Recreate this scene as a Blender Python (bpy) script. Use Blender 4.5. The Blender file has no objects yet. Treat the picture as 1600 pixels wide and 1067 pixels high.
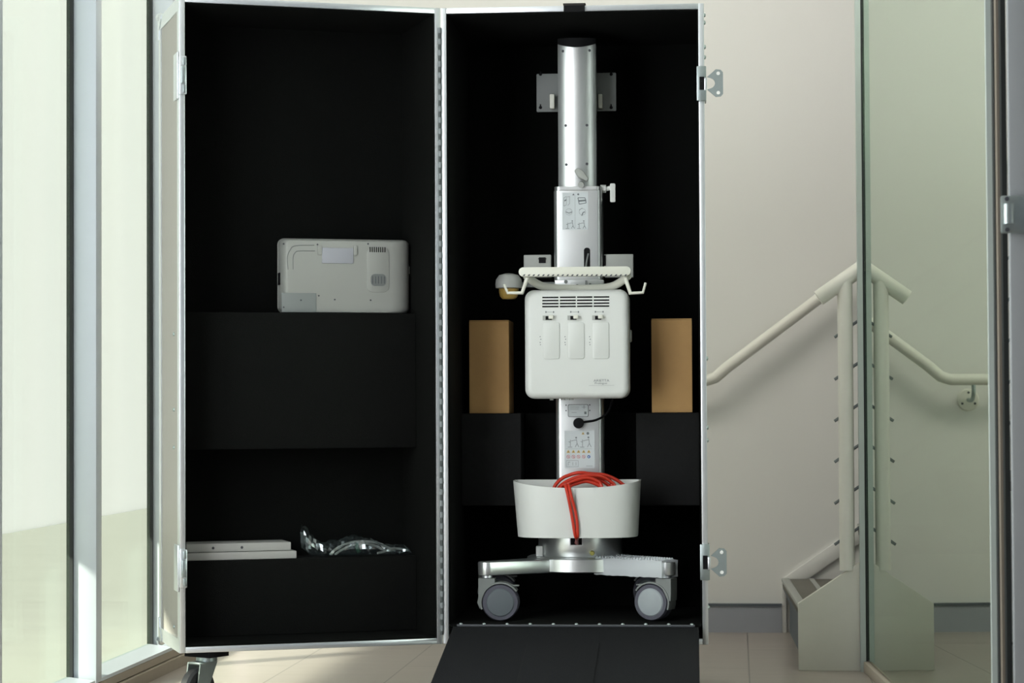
import bpy, bmesh, math, random
from mathutils import Vector, Matrix
S = bpy.context.scene
C = S.collection
R = math.radians
random.seed(4)

# ------------------------------------------------------------------ camera
FPX = 3587.0
CAMZ = 0.752
PITCH = math.atan(96.5 / FPX)
ROLL = 0.005
_f = Vector((0, math.cos(PITCH), math.sin(PITCH)))
_r0 = Vector((1, 0, 0)); _u0 = Vector((0, -math.sin(PITCH), math.cos(PITCH)))
_r = _r0 * math.cos(ROLL) - _u0 * math.sin(ROLL)
_u = _u0 * math.cos(ROLL) + _r0 * math.sin(ROLL)
cam_d = bpy.data.cameras.new('camera')
cam = bpy.data.objects.new('camera', cam_d); C.objects.link(cam)
cam.matrix_world = Matrix(((_r.x, _u.x, -_f.x, 0), (_r.y, _u.y, -_f.y, 0), (_r.z, _u.z, -_f.z, CAMZ), (0, 0, 0, 1)))
cam_d.sensor_width = 22.3
cam_d.lens = 22.3 * FPX / 1600
cam_d.clip_end = 100
cam_d.dof.use_dof = True
cam_d.dof.focus_distance = 5.88
cam_d.dof.aperture_fstop = 4.5
S.camera = cam

# ------------------------------------------------------------------ light
S.view_settings.view_transform = 'Standard'
S.view_settings.look = 'None'
S.view_settings.exposure = 0.0
S.view_settings.gamma = 1.0
w = bpy.data.worlds.new('world'); S.world = w; w.use_nodes = True
w.node_tree.nodes['Background'].inputs[0].default_value = (0.80, 0.90, 1.0, 1)
w.node_tree.nodes['Background'].inputs[1].default_value = 0.25

def lamp(name, kind, loc, direction, energy, color, size=None, size_y=None, angle=None):
    d = bpy.data.lights.new(name, kind)
    o = bpy.data.objects.new(name, d); C.objects.link(o)
    o.location = loc
    o.rotation_euler = Vector(direction).to_track_quat('-Z', 'Y').to_euler()
    d.energy = energy; d.color = color
    if size: d.shape = 'RECTANGLE'; d.size = size; d.size_y = size_y or size
    if angle: d.angle = angle
    return o
SUN_AZ, SUN_EL = R(55), R(29)
lamp('sun', 'SUN', (-6, -6, 6), (math.sin(SUN_AZ) * math.cos(SUN_EL), math.cos(SUN_AZ) * math.cos(SUN_EL), -math.sin(SUN_EL)),
     12.0, (1.0, 0.92, 0.84), angle=R(5))
lamp('window_daylight', 'AREA', (-1.17, 3.9, 1.45), (1.0, 0.25, 0.0), 72, (0.94, 0.96, 1.0), 1.6, 2.4)
lamp('front_fill', 'AREA', (-0.9, -1.2, 2.6), (0.22, 1, -0.12), 6, (1.0, 0.96, 0.88), 1.6, 0.7)  # added fill lamp behind the camera, not a real entrance
lamp('ceiling_light', 'AREA', (0.15, 6.05, 2.95), (0.05, 0.45, -1), 32, (1.0, 0.94, 0.85), 2.2, 0.7)

# ------------------------------------------------------------------ helpers
def ray(px, py):
    return _f * FPX + _r * (px - 800) - _u * (py - 533.5)
EYE = Vector((0, 0, CAMZ))

class Frame:
    """A local frame (u along, v into depth, z up), turned about z."""
    def __init__(s, x, y, deg):
        s.o = Vector((x, y, 0)); s.a = R(deg)
        s.U = Vector((math.cos(s.a), math.sin(s.a), 0)); s.V = Vector((-math.sin(s.a), math.cos(s.a), 0))
    def loc(s, p):
        q = p - s.o
        return Vector((q.dot(s.U), q.dot(s.V), q.z))
    def at(s, px, py, v=0.0):
        d = ray(px, py); t = (v - (EYE - s.o).dot(s.V)) / d.dot(s.V)
        return s.loc(EYE + d * t)
    def atu(s, px, py, u=0.0):
        d = ray(px, py); t = (u - (EYE - s.o).dot(s.U)) / d.dot(s.U)
        return s.loc(EYE + d * t)
    def atz(s, px, py, z=0.0):
        d = ray(px, py); t = (z - CAMZ) / d.z
        return s.loc(EYE + d * t)
    def world(s, p):
        return s.o + s.U * p[0] + s.V * p[1] + Vector((0, 0, p[2]))

CASE = Frame(-0.174, 5.804, -4.5)
DOOR = Frame(-0.811, 5.612, 16.9)
WALL = Frame(0.767, 7.53, -5.57)
GLASS = Frame(0.9870, 6.45, -2.07)
ROOM = Frame(0, 0, 0)

class MB:
    def __init__(s): s.bm = bmesh.new()
    def _bev(s, fs, bev, seg=2):
        if bev <= 0: return
        es = list({e for f in fs for e in f.edges})
        bmesh.ops.bevel(s.bm, geom=es, offset=bev, segments=seg, affect='EDGES', profile=0.5, clamp_overlap=True)
    def box(s, x0, x1, y0, y1, z0, z1, bev=0.0, seg=2):
        if x0 > x1: x0, x1 = x1, x0
        if y0 > y1: y0, y1 = y1, y0
        if z0 > z1: z0, z1 = z1, z0
        v = [s.bm.verts.new(p) for p in ((x0,y0,z0),(x1,y0,z0),(x1,y1,z0),(x0,y1,z0),(x0,y0,z1),(x1,y0,z1),(x1,y1,z1),(x0,y1,z1))]
        fs = [s.bm.faces.new([v[i] for i in q]) for q in ((0,3,2,1),(4,5,6,7),(0,1,5,4),(1,2,6,5),(2,3,7,6),(3,0,4,7))]
        s._bev(fs, bev, seg); return s
    def prism(s, pts, y0, y1, bev=0.0, bevf=None, seg=2, axis='v'):
        """outline (a,b) extruded: axis v -> (a,y,b); z -> (a,b,y); u -> (y,a,b). bevf: bevel only the edges of the face at y0"""
        m = {'v': lambda a, b, y: (a, y, b), 'z': lambda a, b, y: (a, b, y), 'u': lambda a, b, y: (y, a, b)}[axis]
        A = [s.bm.verts.new(m(a, b, y0)) for a, b in pts]
        B = [s.bm.verts.new(m(a, b, y1)) for a, b in pts]
        n = len(pts)
        fa = s.bm.faces.new(A); fb = s.bm.faces.new(B[::-1]); fs = [fa, fb]
        for i in range(n):
            fs.append(s.bm.faces.new((A[i], B[i], B[(i+1) % n], A[(i+1) % n])))
        bmesh.ops.recalc_face_normals(s.bm, faces=fs)
        if bevf: bmesh.ops.bevel(s.bm, geom=list(fa.edges), offset=bevf, segments=seg, affect='EDGES', profile=0.5, clamp_overlap=True)
        elif bev: s._bev(fs, bev, seg)
        return s
    def loft(s, rings, closed=True, caps=True):
        L = [[s.bm.verts.new(p) for p in r] for r in rings]
        n = len(L[0]); fs = []
        for a, b in zip(L[:-1], L[1:]):
            for i in range(n if closed else n - 1):
                fs.append(s.bm.faces.new((a[i], a[(i+1) % n], b[(i+1) % n], b[i])))
        if caps:
            fs.append(s.bm.faces.new(L[0][::-1])); fs.append(s.bm.faces.new(L[-1]))
        bmesh.ops.recalc_face_normals(s.bm, faces=fs)
        return s
    def tube(s, path, r, seg=12, smooth=0, closed=False):
        P = [Vector(p) for p in path]
        rr = r if isinstance(r, (list, tuple)) else None
        if smooth:
            Q = []; n = len(P)
            for i in range(n if closed else n - 1):
                p0 = P[(i-1) % n] if (closed or i > 0) else P[i] * 2 - P[i+1]
                p1 = P[i]; p2 = P[(i+1) % n]
                p3 = P[(i+2) % n] if (closed or i + 2 < n) else p2 * 2 - p1
                for k in range(smooth):
                    t = k / smooth
                    Q.append(0.5 * (2*p1 + (p2-p0)*t + (2*p0-5*p1+4*p2-p3)*t*t + (3*p1-p0-3*p2+p3)*t**3))
            if not closed: Q.append(P[-1])
            P = Q
        n = len(P)
        ref = None; rings = []
        for i in range(n):
            a = P[(i-1) % n] if (closed or i > 0) else P[i]
            b = P[(i+1) % n] if (closed or i < n-1) else P[i]
            t = (b - a).normalized()
            if ref is None:
                ref = Vector((0, 0, 1)) if abs(t.z) < .9 else Vector((1, 0, 0))
            ref = (ref - t * ref.dot(t)).normalized()
            bi = t.cross(ref)
            q = rr[min(i, len(rr)-1)] if rr else r
            rings.append([P[i] + (ref * math.cos(2*math.pi*k/seg) + bi * math.sin(2*math.pi*k/seg)) * q for k in range(seg)])
        if closed: s.loft(rings + [rings[0]], caps=False); bmesh.ops.remove_doubles(s.bm, verts=s.bm.verts, dist=1e-6)
        else: s.loft(rings)
        return s
    def cyl(s, p0, p1, r, seg=20, r1=None, bev=0.0):
        p0, p1 = Vector(p0), Vector(p1); t = (p1 - p0).normalized()
        ref = Vector((0, 0, 1)) if abs(t.z) < .9 else Vector((1, 0, 0))
        a = (ref - t * ref.dot(t)).normalized(); b = t.cross(a)
        if r1 is None: r1 = r
        rg = lambda c, q: [c + (a*math.cos(2*math.pi*k/seg) + b*math.sin(2*math.pi*k/seg))*q for k in range(seg)]
        if bev:
            s.loft([rg(p0, r-bev), rg(p0 + t*bev, r), rg(p1 - t*bev, r1), rg(p1, r1-bev)])
        else: s.loft([rg(p0, r), rg(p1, r1)])
        return s
    def lathe(s, prof, c, axis='z', seg=32):
        """profile (radius, along) about axis through c"""
        c = Vector(c); rings = []
        for q, h in prof:
            ring = []
            for k in range(seg):
                a = 2*math.pi*k/seg; x, y = q*math.cos(a), q*math.sin(a)
                ring.append(c + (Vector((x, y, h)) if axis == 'z' else Vector((x, h, y)) if axis == 'v' else Vector((h, x, y))))
            rings.append(ring)
        s.loft(rings); return s
    def xf(s, m):
        bmesh.ops.transform(s.bm, matrix=m, verts=s.bm.verts); return s

def rrect(u0, u1, z0, z1, r, n=5):
    if u0 > u1: u0, u1 = u1, u0
    if z0 > z1: z0, z1 = z1, z0
    P = []
    for cx, cz, a0 in ((u1-r, z0+r, -90), (u1-r, z1-r, 0), (u0+r, z1-r, 90), (u0+r, z0+r, 180)):
        for k in range(n+1):
            a = R(a0 + 90*k/n); P.append((cx + r*math.cos(a), cz + r*math.sin(a)))
    return P

def disc_pts(cu, cz, r, n=16, rz=None):
    rz = rz or r
    return [(cu + r*math.cos(2*math.pi*k/n), cz + rz*math.sin(2*math.pi*k/n)) for k in range(n)]

class Thing:
    def __init__(s, name, frame, base, label=None, cat=None, group=None, structure=False):
        s.f = frame; s.b = Vector(base)
        s.e = bpy.data.objects.new(name, None); C.objects.link(s.e)
        s.e.empty_display_size = 0.05
        s.e.location = frame.world(s.b); s.e.rotation_euler = (0, 0, frame.a)
        if label: s.e['label'] = label
        if cat: s.e['category'] = cat
        if group: s.e['group'] = group
        if structure: s.e['kind'] = 'structure'
    def part(s, name, mb, mat, parent=None, label=None, sharp=35, mats=None):
        o = mesh_obj(name, mb, mat, s.b, sharp, mats)
        o.parent = parent or s.e
        if label: o['label'] = label
        return o

def mesh_obj(name, mb, mat, base=(0, 0, 0), sharp=35, mats=None):
    bm = mb.bm
    bmesh.ops.translate(bm, verts=bm.verts, vec=-Vector(base))
    for e in bm.edges:
        e.smooth = not (len(e.link_faces) != 2 or e.calc_face_angle(0) > R(sharp))
    for f in bm.faces: f.smooth = True
    me = bpy.data.meshes.new(name); bm.to_mesh(me); bm.free()
    for m in (mats or [mat]): me.materials.append(m)
    o = bpy.data.objects.new(name, me); C.objects.link(o)
    return o

def single(name, frame, base, mb, mat, label=None, cat=None, group=None, kind=None, sharp=35):
    o = mesh_obj(name, mb, mat, base, sharp)
    o.location = frame.world(Vector(base)); o.rotation_euler = (0, 0, frame.a)
    if label: o['label'] = label
    if cat: o['category'] = cat
    if group: o['group'] = group
    if kind: o['kind'] = kind
    return o

def text_mb(txt, u, v, z, h, width=None, shear=0.0):
    """lettering that stands in the u-z plane and faces -v; u,z = lower left"""
    cu = bpy.data.curves.new('lettering', 'FONT'); cu.body = txt; cu.size = 1.0; cu.extrude = 0.02; cu.shear = shear
    o = bpy.data.objects.new('lettering', cu); C.objects.link(o)
    dg = bpy.context.evaluated_depsgraph_get(); me = bpy.data.meshes.new_from_object(o.evaluated_get(dg))
    bpy.data.objects.remove(o); bpy.data.curves.remove(cu)
    mb = MB(); mb.bm.from_mesh(me); bpy.data.meshes.remove(me)
    xs = [q.co.x for q in mb.bm.verts]; ys = [q.co.y for q in mb.bm.verts]
    sz = h / (max(ys) - min(ys)); sx = (width / (max(xs) - min(xs))) if width else sz
    for q in mb.bm.verts:
        q.co = Vector((u + (q.co.x - min(xs)) * sx, v - q.co.z * 0.004, z + (q.co.y - min(ys)) * sz))
    return mb

# ------------------------------------------------------------------ materials
def mat(name, col, rough=0.5, metal=0.0, noise=0.0, nscale=30, bump=0.0, bscale=200, spec=0.5, coat=0.0):
    m = bpy.data.materials.new(name); m.use_nodes = True
    nt = m.node_tree; b = nt.nodes['Principled BSDF']
    b.inputs['Base Color'].default_value = (*col, 1); b.inputs['Roughness'].default_value = rough
    b.inputs['Metallic'].default_value = metal; b.inputs['Specular IOR Level'].default_value = spec
    b.inputs['Coat Weight'].default_value = coat
    tc = nt.nodes.new('ShaderNodeTexCoord')
    if noise:
        n = nt.nodes.new('ShaderNodeTexNoise'); n.inputs['Scale'].default_value = nscale; n.inputs['Detail'].default_value = 4
        nt.links.new(tc.outputs['Object'], n.inputs['Vector'])
        mx = nt.nodes.new('ShaderNodeMix'); mx.data_type = 'RGBA'
        mx.inputs[6].default_value = (*[c*(1-noise) for c in col], 1); mx.inputs[7].default_value = (*[min(1, c*(1+noise)) for c in col], 1)
        nt.links.new(n.outputs['Fac'], mx.inputs[0]); nt.links.new(mx.outputs[2], b.inputs['Base Color'])
    if bump:
        n2 = nt.nodes.new('ShaderNodeTexNoise'); n2.inputs['Scale'].default_value = bscale; n2.inputs['Detail'].default_value = 3
        nt.links.new(tc.outputs['Object'], n2.inputs['Vector'])
        bp = nt.nodes.new('ShaderNodeBump'); bp.inputs['Strength'].default_value = bump; bp.inputs['Distance'].default_value = 0.003
        nt.links.new(n2.outputs['Fac'], bp.inputs['Height']); nt.links.new(bp.outputs['Normal'], b.inputs['Normal'])
    return m

def mix_mat(name, parts):
    """parts: first shader, second shader, factor -> ('transparent'|'glossy'|'diffuse'|'translucent', colour, roughness)"""
    m = bpy.data.materials.new(name); m.use_nodes = True; nt = m.node_tree
    nt.nodes.remove(nt.nodes['Principled BSDF']); out = nt.nodes['Material Output']
    def sh(k, c, r):
        t = {'transparent': 'ShaderNodeBsdfTransparent', 'glossy': 'ShaderNodeBsdfGlossy', 'diffuse': 'ShaderNodeBsdfDiffuse', 'translucent': 'ShaderNodeBsdfTranslucent'}[k]
        n = nt.nodes.new(t); n.inputs['Color'].default_value = (*c, 1)
        if k == 'glossy': n.inputs['Roughness'].default_value = r
        return n
    a = sh(*parts[0]); b = sh(*parts[1]); x = nt.nodes.new('ShaderNodeMixShader')
    x.inputs[0].default_value = parts[2]
    nt.links.new(a.outputs[0], x.inputs[1]); nt.links.new(b.outputs[0], x.inputs[2]); nt.links.new(x.outputs[0], out.inputs['Surface'])
    return m

M = dict(
    wall=mat('painted wall', (0.81, 0.80, 0.78), 0.85, noise=0.02, nscale=3, bump=0.06, bscale=60),
    ceil=mat('ceiling paint', (0.8, 0.8, 0.78), 0.9, noise=0.02),
    base_grey=mat('grey skirting', (0.36, 0.375, 0.42), 0.5, noise=0.03),
    base_cap=mat('dark skirting cap', (0.10, 0.12, 0.14), 0.5, noise=0.03),
    frame_alu=mat('powder coated aluminium', (0.62, 0.68, 0.74), 0.45, 0.2, noise=0.02),
    plinth=mat('beige plinth', (0.42, 0.37, 0.30), 0.6, noise=0.05),
    gasket=mat('black gasket', (0.012, 0.016, 0.016), 0.6, noise=0.1),
    alu=mat('aluminium extrusion', (0.78, 0.82, 0.85), 0.32, 0.85, noise=0.04, nscale=60),
    steel=mat('zinc plated steel', (0.40, 0.46, 0.46), 0.38, 0.9, noise=0.08, nscale=90),
    laminate=mat('grey laminate', (0.42, 0.40, 0.37), 0.5, noise=0.03, bump=0.05),
    foam=mat('black foam lining', (0.0042, 0.0047, 0.0042), 0.95, noise=0.25, nscale=120, bump=0.3, bscale=500, spec=0.1),
    foam3=mat('shelf foam', (0.016, 0.0165, 0.0165), 0.95, noise=0.2, nscale=120, bump=0.3, bscale=500, spec=0.15),
    foam2=mat('charcoal foam block', (0.005, 0.0055, 0.005), 0.95, noise=0.2, nscale=120, bump=0.3, bscale=500, spec=0.15),
    carpet=mat('black ramp carpet', (0.0095, 0.0105, 0.0125), 0.95, noise=0.6, nscale=320, bump=0.8, bscale=420, spec=0.2),
    silver=mat('silver coated metal', (0.66, 0.68, 0.68), 0.32, 0.84, noise=0.02, nscale=40),
    white=mat('off white plastic', (0.665, 0.68, 0.66), 0.42, noise=0.015, bump=0.05, bscale=700),
    cream=mat('cream plastic', (0.69, 0.69, 0.615), 0.4, noise=0.015),
    grey=mat('grey plastic', (0.185, 0.20, 0.195), 0.5, noise=0.03),
    lgrey=mat('light grey plastic', (0.37, 0.38, 0.36), 0.5, noise=0.03),
    dgrey=mat('dark grey plastic', (0.06, 0.065, 0.075), 0.5, noise=0.05),
    tyre=mat('grey tyre rubber', (0.075, 0.075, 0.10), 0.6, noise=0.05),
    hub=mat('grey hub cap', (0.10, 0.118, 0.132), 0.45, noise=0.03),
    hubs=mat('film covered hub cap', (0.32, 0.355, 0.38), 0.22, noise=0.12, nscale=25),
    black=mat('black plastic', (0.005, 0.005, 0.006), 0.65, noise=0.1, spec=0.15),
    ink=mat('grey print', (0.16, 0.18, 0.19), 0.6, noise=0.1),
    red=mat('red cable sheath', (0.55, 0.032, 0.013), 0.38, noise=0.06),
    yellow=mat('yellow print', (0.70, 0.45, 0.05), 0.6, noise=0.05),
    redp=mat('red print', (0.55, 0.18, 0.20), 0.6, noise=0.05),
    bluep=mat('blue print', (0.06, 0.16, 0.42), 0.6, noise=0.05),
    sticker=mat('pale sticker', (0.60, 0.64, 0.66), 0.5, noise=0.02),
    amber=mat('amber plastic', (0.36, 0.24, 0.06), 0.35, noise=0.3, nscale=40),
    brass=mat('brass stud', (0.55, 0.52, 0.15), 0.3, 0.8, noise=0.05),
    card=mat('brown cardboard', (0.58, 0.35, 0.14), 0.85, noise=0.08, nscale=25, bump=0.1),
    tablet=mat('warm grey tablet plastic', (0.355, 0.365, 0.34), 0.45, noise=0.02, bump=0.04, bscale=600),
    tablet2=mat('cool grey tablet plastic', (0.38, 0.39, 0.43), 0.45, noise=0.02),
    tabdark=mat('darker tablet plastic', (0.235, 0.255, 0.25), 0.5, noise=0.02),
    board=mat('white board', (0.46, 0.46, 0.44), 0.6, noise=0.04),
    rail=mat('cream painted steel', (0.80, 0.785, 0.72), 0.4, noise=0.02),
    stringer=mat('beige grey stair panel', (0.70, 0.69, 0.62), 0.55, noise=0.03),
    tread=mat('dark stair tread', (0.13, 0.12, 0.10), 0.6, noise=0.15, nscale=60),
    riser=mat('slate riser', (0.11, 0.13, 0.15), 0.5, noise=0.1),
    ground=mat('pale paving', (0.46, 0.475, 0.44), 0.9, noise=0.08, nscale=4),
    threshold=mat('dark threshold', (0.10, 0.07, 0.06), 0.6, noise=0.1),
    green=mat('green sleeve', (0.03, 0.16, 0.08), 0.4, noise=0.1),
    cablew=mat('white cable', (0.80, 0.82, 0.78), 0.4, noise=0.05),
    jamb=mat('brown door jamb', (0.19, 0.165, 0.13), 0.6, noise=0.05),
    hinge=mat('dark hinge metal', (0.07, 0.08, 0.08), 0.5, 0.4, noise=0.1),
    hinge2=mat('hinge knuckle metal', (0.22, 0.24, 0.25), 0.5, 0.4, noise=0.1),
    doortrim=mat('satin door trim', (0.46, 0.52, 0.49), 0.5, 0.1, noise=0.03),
    postgrey=mat('grey door post', (0.30, 0.32, 0.33), 0.5, noise=0.03),
    rubber=mat('black rubber', (0.016, 0.017, 0.02), 0.4, noise=0.1),
)
M['blind'] = mix_mat('cream blind', (('translucent', (0.80, 0.80, 0.84), 0), ('diffuse', (0.80, 0.82, 0.80), 0), 0.30))
M['gpane'] = mix_mat('green tinted glass', (('transparent', (0.855, 0.90, 0.85), 0), ('glossy', (0.8, 0.95, 0.85), 0.02), 0.06))
M['mirror'] = mix_mat('reflective door glass', (('transparent', (0.62, 0.75, 0.66), 0), ('glossy', (0.84, 0.91, 0.83), 0.0), 0.80))
M['film'] = mix_mat('crinkled clear film', (('transparent', (0.86, 0.90, 0.90), 0), ('glossy', (0.84, 0.90, 0.92), 0.26), 0.42))
M['bubble'] = mix_mat('bubble film', (('transparent', (0.92, 0.94, 0.95), 0), ('diffuse', (0.84, 0.88, 0.92), 0.2), 0.62))

def floor_mat():
    m = mat('floor tile', (0.42, 0.375, 0.32), 0.30, spec=0.5)
    nt = m.node_tree; b = nt.nodes['Principled BSDF']
    tc = nt.nodes.new('ShaderNodeTexCoord'); sp = nt.nodes.new('ShaderNodeSeparateXYZ'); cb = nt.nodes.new('ShaderNodeCombineXYZ')
    nt.links.new(tc.outputs['Object'], sp.inputs[0])
    nt.links.new(sp.outputs['Y'], cb.inputs['X']); nt.links.new(sp.outputs['X'], cb.inputs['Y'])
    mp = nt.nodes.new('ShaderNodeMapping'); mp.inputs['Location'].default_value = (0.05, FLOOR_OFF, 0)
    nt.links.new(cb.outputs[0], mp.inputs['Vector'])
    br = nt.nodes.new('ShaderNodeTexBrick')
    br.inputs['Scale'].default_value = 1.0; br.inputs['Brick Width'].default_value = 0.98; br.inputs['Row Height'].default_value = 0.327
    br.inputs['Mortar Size'].default_value = 0.0022; br.inputs['Mortar Smooth'].default_value = 0.2; br.offset = 0.5
    br.inputs['Color1'].default_value = (0.42, 0.365, 0.322, 1); br.inputs['Color2'].default_value = (0.39, 0.342, 0.305, 1); br.inputs['Mortar'].default_value = (0.17, 0.15, 0.13, 1)
    nt.links.new(mp.outputs[0], br.inputs['Vector'])
    wv = nt.nodes.new('ShaderNodeTexNoise'); wv.inputs['Scale'].default_value = 3.0; wv.inputs['Detail'].default_value = 5
    m2 = nt.nodes.new('ShaderNodeMapping'); m2.inputs['Scale'].default_value = (1, 9, 1)
    nt.links.new(tc.outputs['Object'], m2.inputs['Vector']); nt.links.new(m2.outputs[0], wv.inputs['Vector'])
    mx = nt.nodes.new('ShaderNodeMix'); mx.data_type = 'RGBA'; mx.blend_type = 'MULTIPLY'; mx.inputs[0].default_value = 0.25
    nt.links.new(br.outputs['Color'], mx.inputs[6]); nt.links.new(wv.outputs['Fac'], mx.inputs[7]); nt.links.new(mx.outputs[2], b.inputs['Base Color'])
    return m
FLOOR_OFF = -WALL.atz(600, 1067).x % 0.327

# ------------------------------------------------------------------ the room
mb = MB(); mb.box(-2.05, 2.6, -14, 0.12, -0.06, 0.0)
# floor strip ends at the window line, which runs along the wall frame's v direction
WIN_U = WALL.atz(240, 1060).x          # inner face of plinth and mullions
mb = MB(); mb.box(WIN_U - 0.07, 2.4, -14, 0.10, -0.06, 0.0)
single('floor', WALL, (0, 0, 0), mb, floor_mat(), kind='structure')
mb = MB(); mb.box(WIN_U - 0.20, 2.4, 0.0, 0.10, 0.0, 3.0)
single('wall_back', WALL, (0, 0, 0), mb, M['wall'], kind='structure')
mb = MB(); mb.box(2.4, 2.5, -5.2, 0.10, 0.0, 3.0)
single('wall_right', WALL, (0, 0, 0), mb, M['wall'], kind='structure')
mb = MB(); mb.box(WIN_U - 0.20, 2.5, -14, 0.10, 3.0, 3.1)
single('ceiling', WALL, (0, 0, 0), mb, M['ceil'], kind='structure')
st_u = WALL.at(1222, 987, 0).x
bz = WALL.at(1165, 943, -0.012).z
o = Thing('baseboard_back', WALL, (0, 0, 0), structure=True)
mb = MB(); mb.box(WIN_U, st_u, -0.014, -0.0005, 0.0, bz - 0.008)
o.part('board', mb, M['base_grey'])
mb = MB(); mb.box(WIN_U, st_u, -0.018, -0.0005, bz - 0.008, bz)
o.part('cap', mb, M['base_cap'])

# window wall on the left: glass set back behind protruding mullions
GU = WIN_U - 0.07
def win_v(px):
    return WALL.atu(px, 700, GU).y
mull = [win_v(108), win_v(233)]
pitch = mull[1] - mull[0]
MW = 0.050
vs = [mull[0] - pitch * k for k in range(4, 0, -1)] + mull
sill = 0.066; film_z = WALL.atu(153, 808, GU - 0.09).z
edges = vs + [-0.02]
single('baseboard_left', WALL, (0, 0, 0), MB().box(WIN_U - 0.07, WIN_U, vs[0], -0.019, 0.034, sill - 0.012).box(WIN_U - 0.07, WIN_U + 0.010, vs[0], -0.019, 0.0, 0.031), M['plinth'], kind='structure')
n = 0
for i in range(len(vs)):
    v0 = vs[i]; v1 = edges[i + 1]
    if v1 - v0 < 0.1: continue
    n += 1
    t = Thing('window_%d' % n, WALL, (GU, v0, 0), structure=True)
    g0 = v0 + MW
    mb = MB().box(GU - 0.004, WIN_U, v0, v0 + MW, sill - 0.011, 2.99, 0.002)
    t.part('mullion', mb, M['frame_alu'])
    mb = MB().box(GU - 0.004, GU + 0.012, v0 - 0.010, v0 - 0.0005, sill, 2.99)
    t.part('gasket', mb, M['gasket'])
    mb = MB().prism([(GU - 0.004, sill - 0.011), (WIN_U, sill - 0.011), (WIN_U, sill - 0.002), (GU + 0.004, sill + 0.006), (GU - 0.004, sill + 0.006)], g0, v1 - 0.0105)
    t.part('sill', mb, M['frame_alu'])
    mb = MB().box(GU - 0.004, GU + 0.004, g0, v1 - 0.0105, sill + 0.006, 2.99)
    t.part('pane', mb, M['gpane'])
single('trim_2', WALL, (GU - .092, vs[0], film_z), MB().box(GU - 0.094, GU - 0.090, vs[0] - 0.0105, -0.001, film_z, 2.995), M['blind'], kind='structure')  # window blind, hung outside the glass to lower the sunlit edge indoors
single('wall_left', WALL, (0, 0, 0), MB().box(WIN_U - 0.20, WIN_U - 0.02, -14, vs[0] - 0.011, 0.0, 2.995), M['wall'], kind='structure')
single('ground', WALL, (0, 0, 0), MB().box(-40, GU - 0.06, -16, 40, -0.08, -0.02), M['ground'], kind='structure')

# glass door on the right
gfar = -0.028
gnear = GLASS.atu(1549, 600, 0).y
t = Thing('door_1', GLASS, (0, gnear, 0), structure=True)
t.part('pane', MB().box(0, 0.010, gnear + 0.012, gfar + 0.004, 0.035, 2.98), M['mirror'])
t.part('gasket', MB().box(-0.0045, -0.0003, gfar - 0.015, gfar + 0.004, 0.03, 2.98), M['gasket'])
t.part('end_trim', MB().box(-0.0190, -0.0048, gfar - 0.015, gfar + 0.004, 0.0, 2.98), M['doortrim'])
t.part('bottom_rail', MB().box(-0.012, 0.022, gnear + 0.012, gfar - 0.016, 0.0, 0.029, 0.002), M['plinth'])
t.part('front_trim', MB().box(-0.004, 0.012, gnear, gnear + 0.011, 0.03, 2.98), M['doortrim'])
pv = -2.32
def gu(px, v): return GLASS.at(px, 600, v).x
t2 = Thing('door_2', GLASS, (0.02, gnear - 0.2, 0), structure=True)
t2.part('seal', MB().box(gu(1557, gnear - .10), gu(1562, gnear - .10), gnear - 0.10, gnear - 0.08, 0, 2.98), M['gasket'])
t2.part('jamb', MB().box(gu(1562, gnear - .12), gu(1569, gnear - .12), gnear - 0.12, gnear - 0.10, 0, 2.98), M['jamb'])
t2.part('seal', MB().box(gu(1569, gnear - .14), gu(1577, gnear - .14), gnear - 0.14, gnear - 0.12, 0, 2.98), M['gasket'])
t2.part('post', MB().box(gu(1577, gnear - .2), gu(1577, gnear - .2) + 0.10, gnear - 0.22, gnear - 0.205, 0, 2.98, 0.003), M['postgrey'])
vv = gnear - 0.222
a = GLASS.at(1563, 365, vv); b = GLASS.at(1612, 306, vv)
zs = (a.z + b.z) / 2
hh = t2.part('hinge_plate', MB().box(a.x, b.x, vv - 0.012, vv + 0.001, a.z, b.z, 0.004), M['steel'])
t2.part('hinge_barrel', MB().cyl((a.x + 0.012, vv - 0.018, zs - 0.018), (a.x + 0.012, vv - 0.018, zs + 0.018), 0.010), M['steel'], hh)
for k in (-1, 1):
    t2.part('screw', MB().cyl((a.x + 0.010, vv - 0.016, zs + k * 0.028), (a.x + 0.010, vv - 0.011, zs + k * 0.028), 0.004, 12), M['dgrey'], hh)
q0 = WALL.atz(1365, 1006)
single('trim_1', WALL, (0, 0, 0), MB().box(q0.x + 0.1, 2.35, q0.y, q0.y + 0.035, 0.0, 0.006), M['threshold'], kind='structure')

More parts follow.
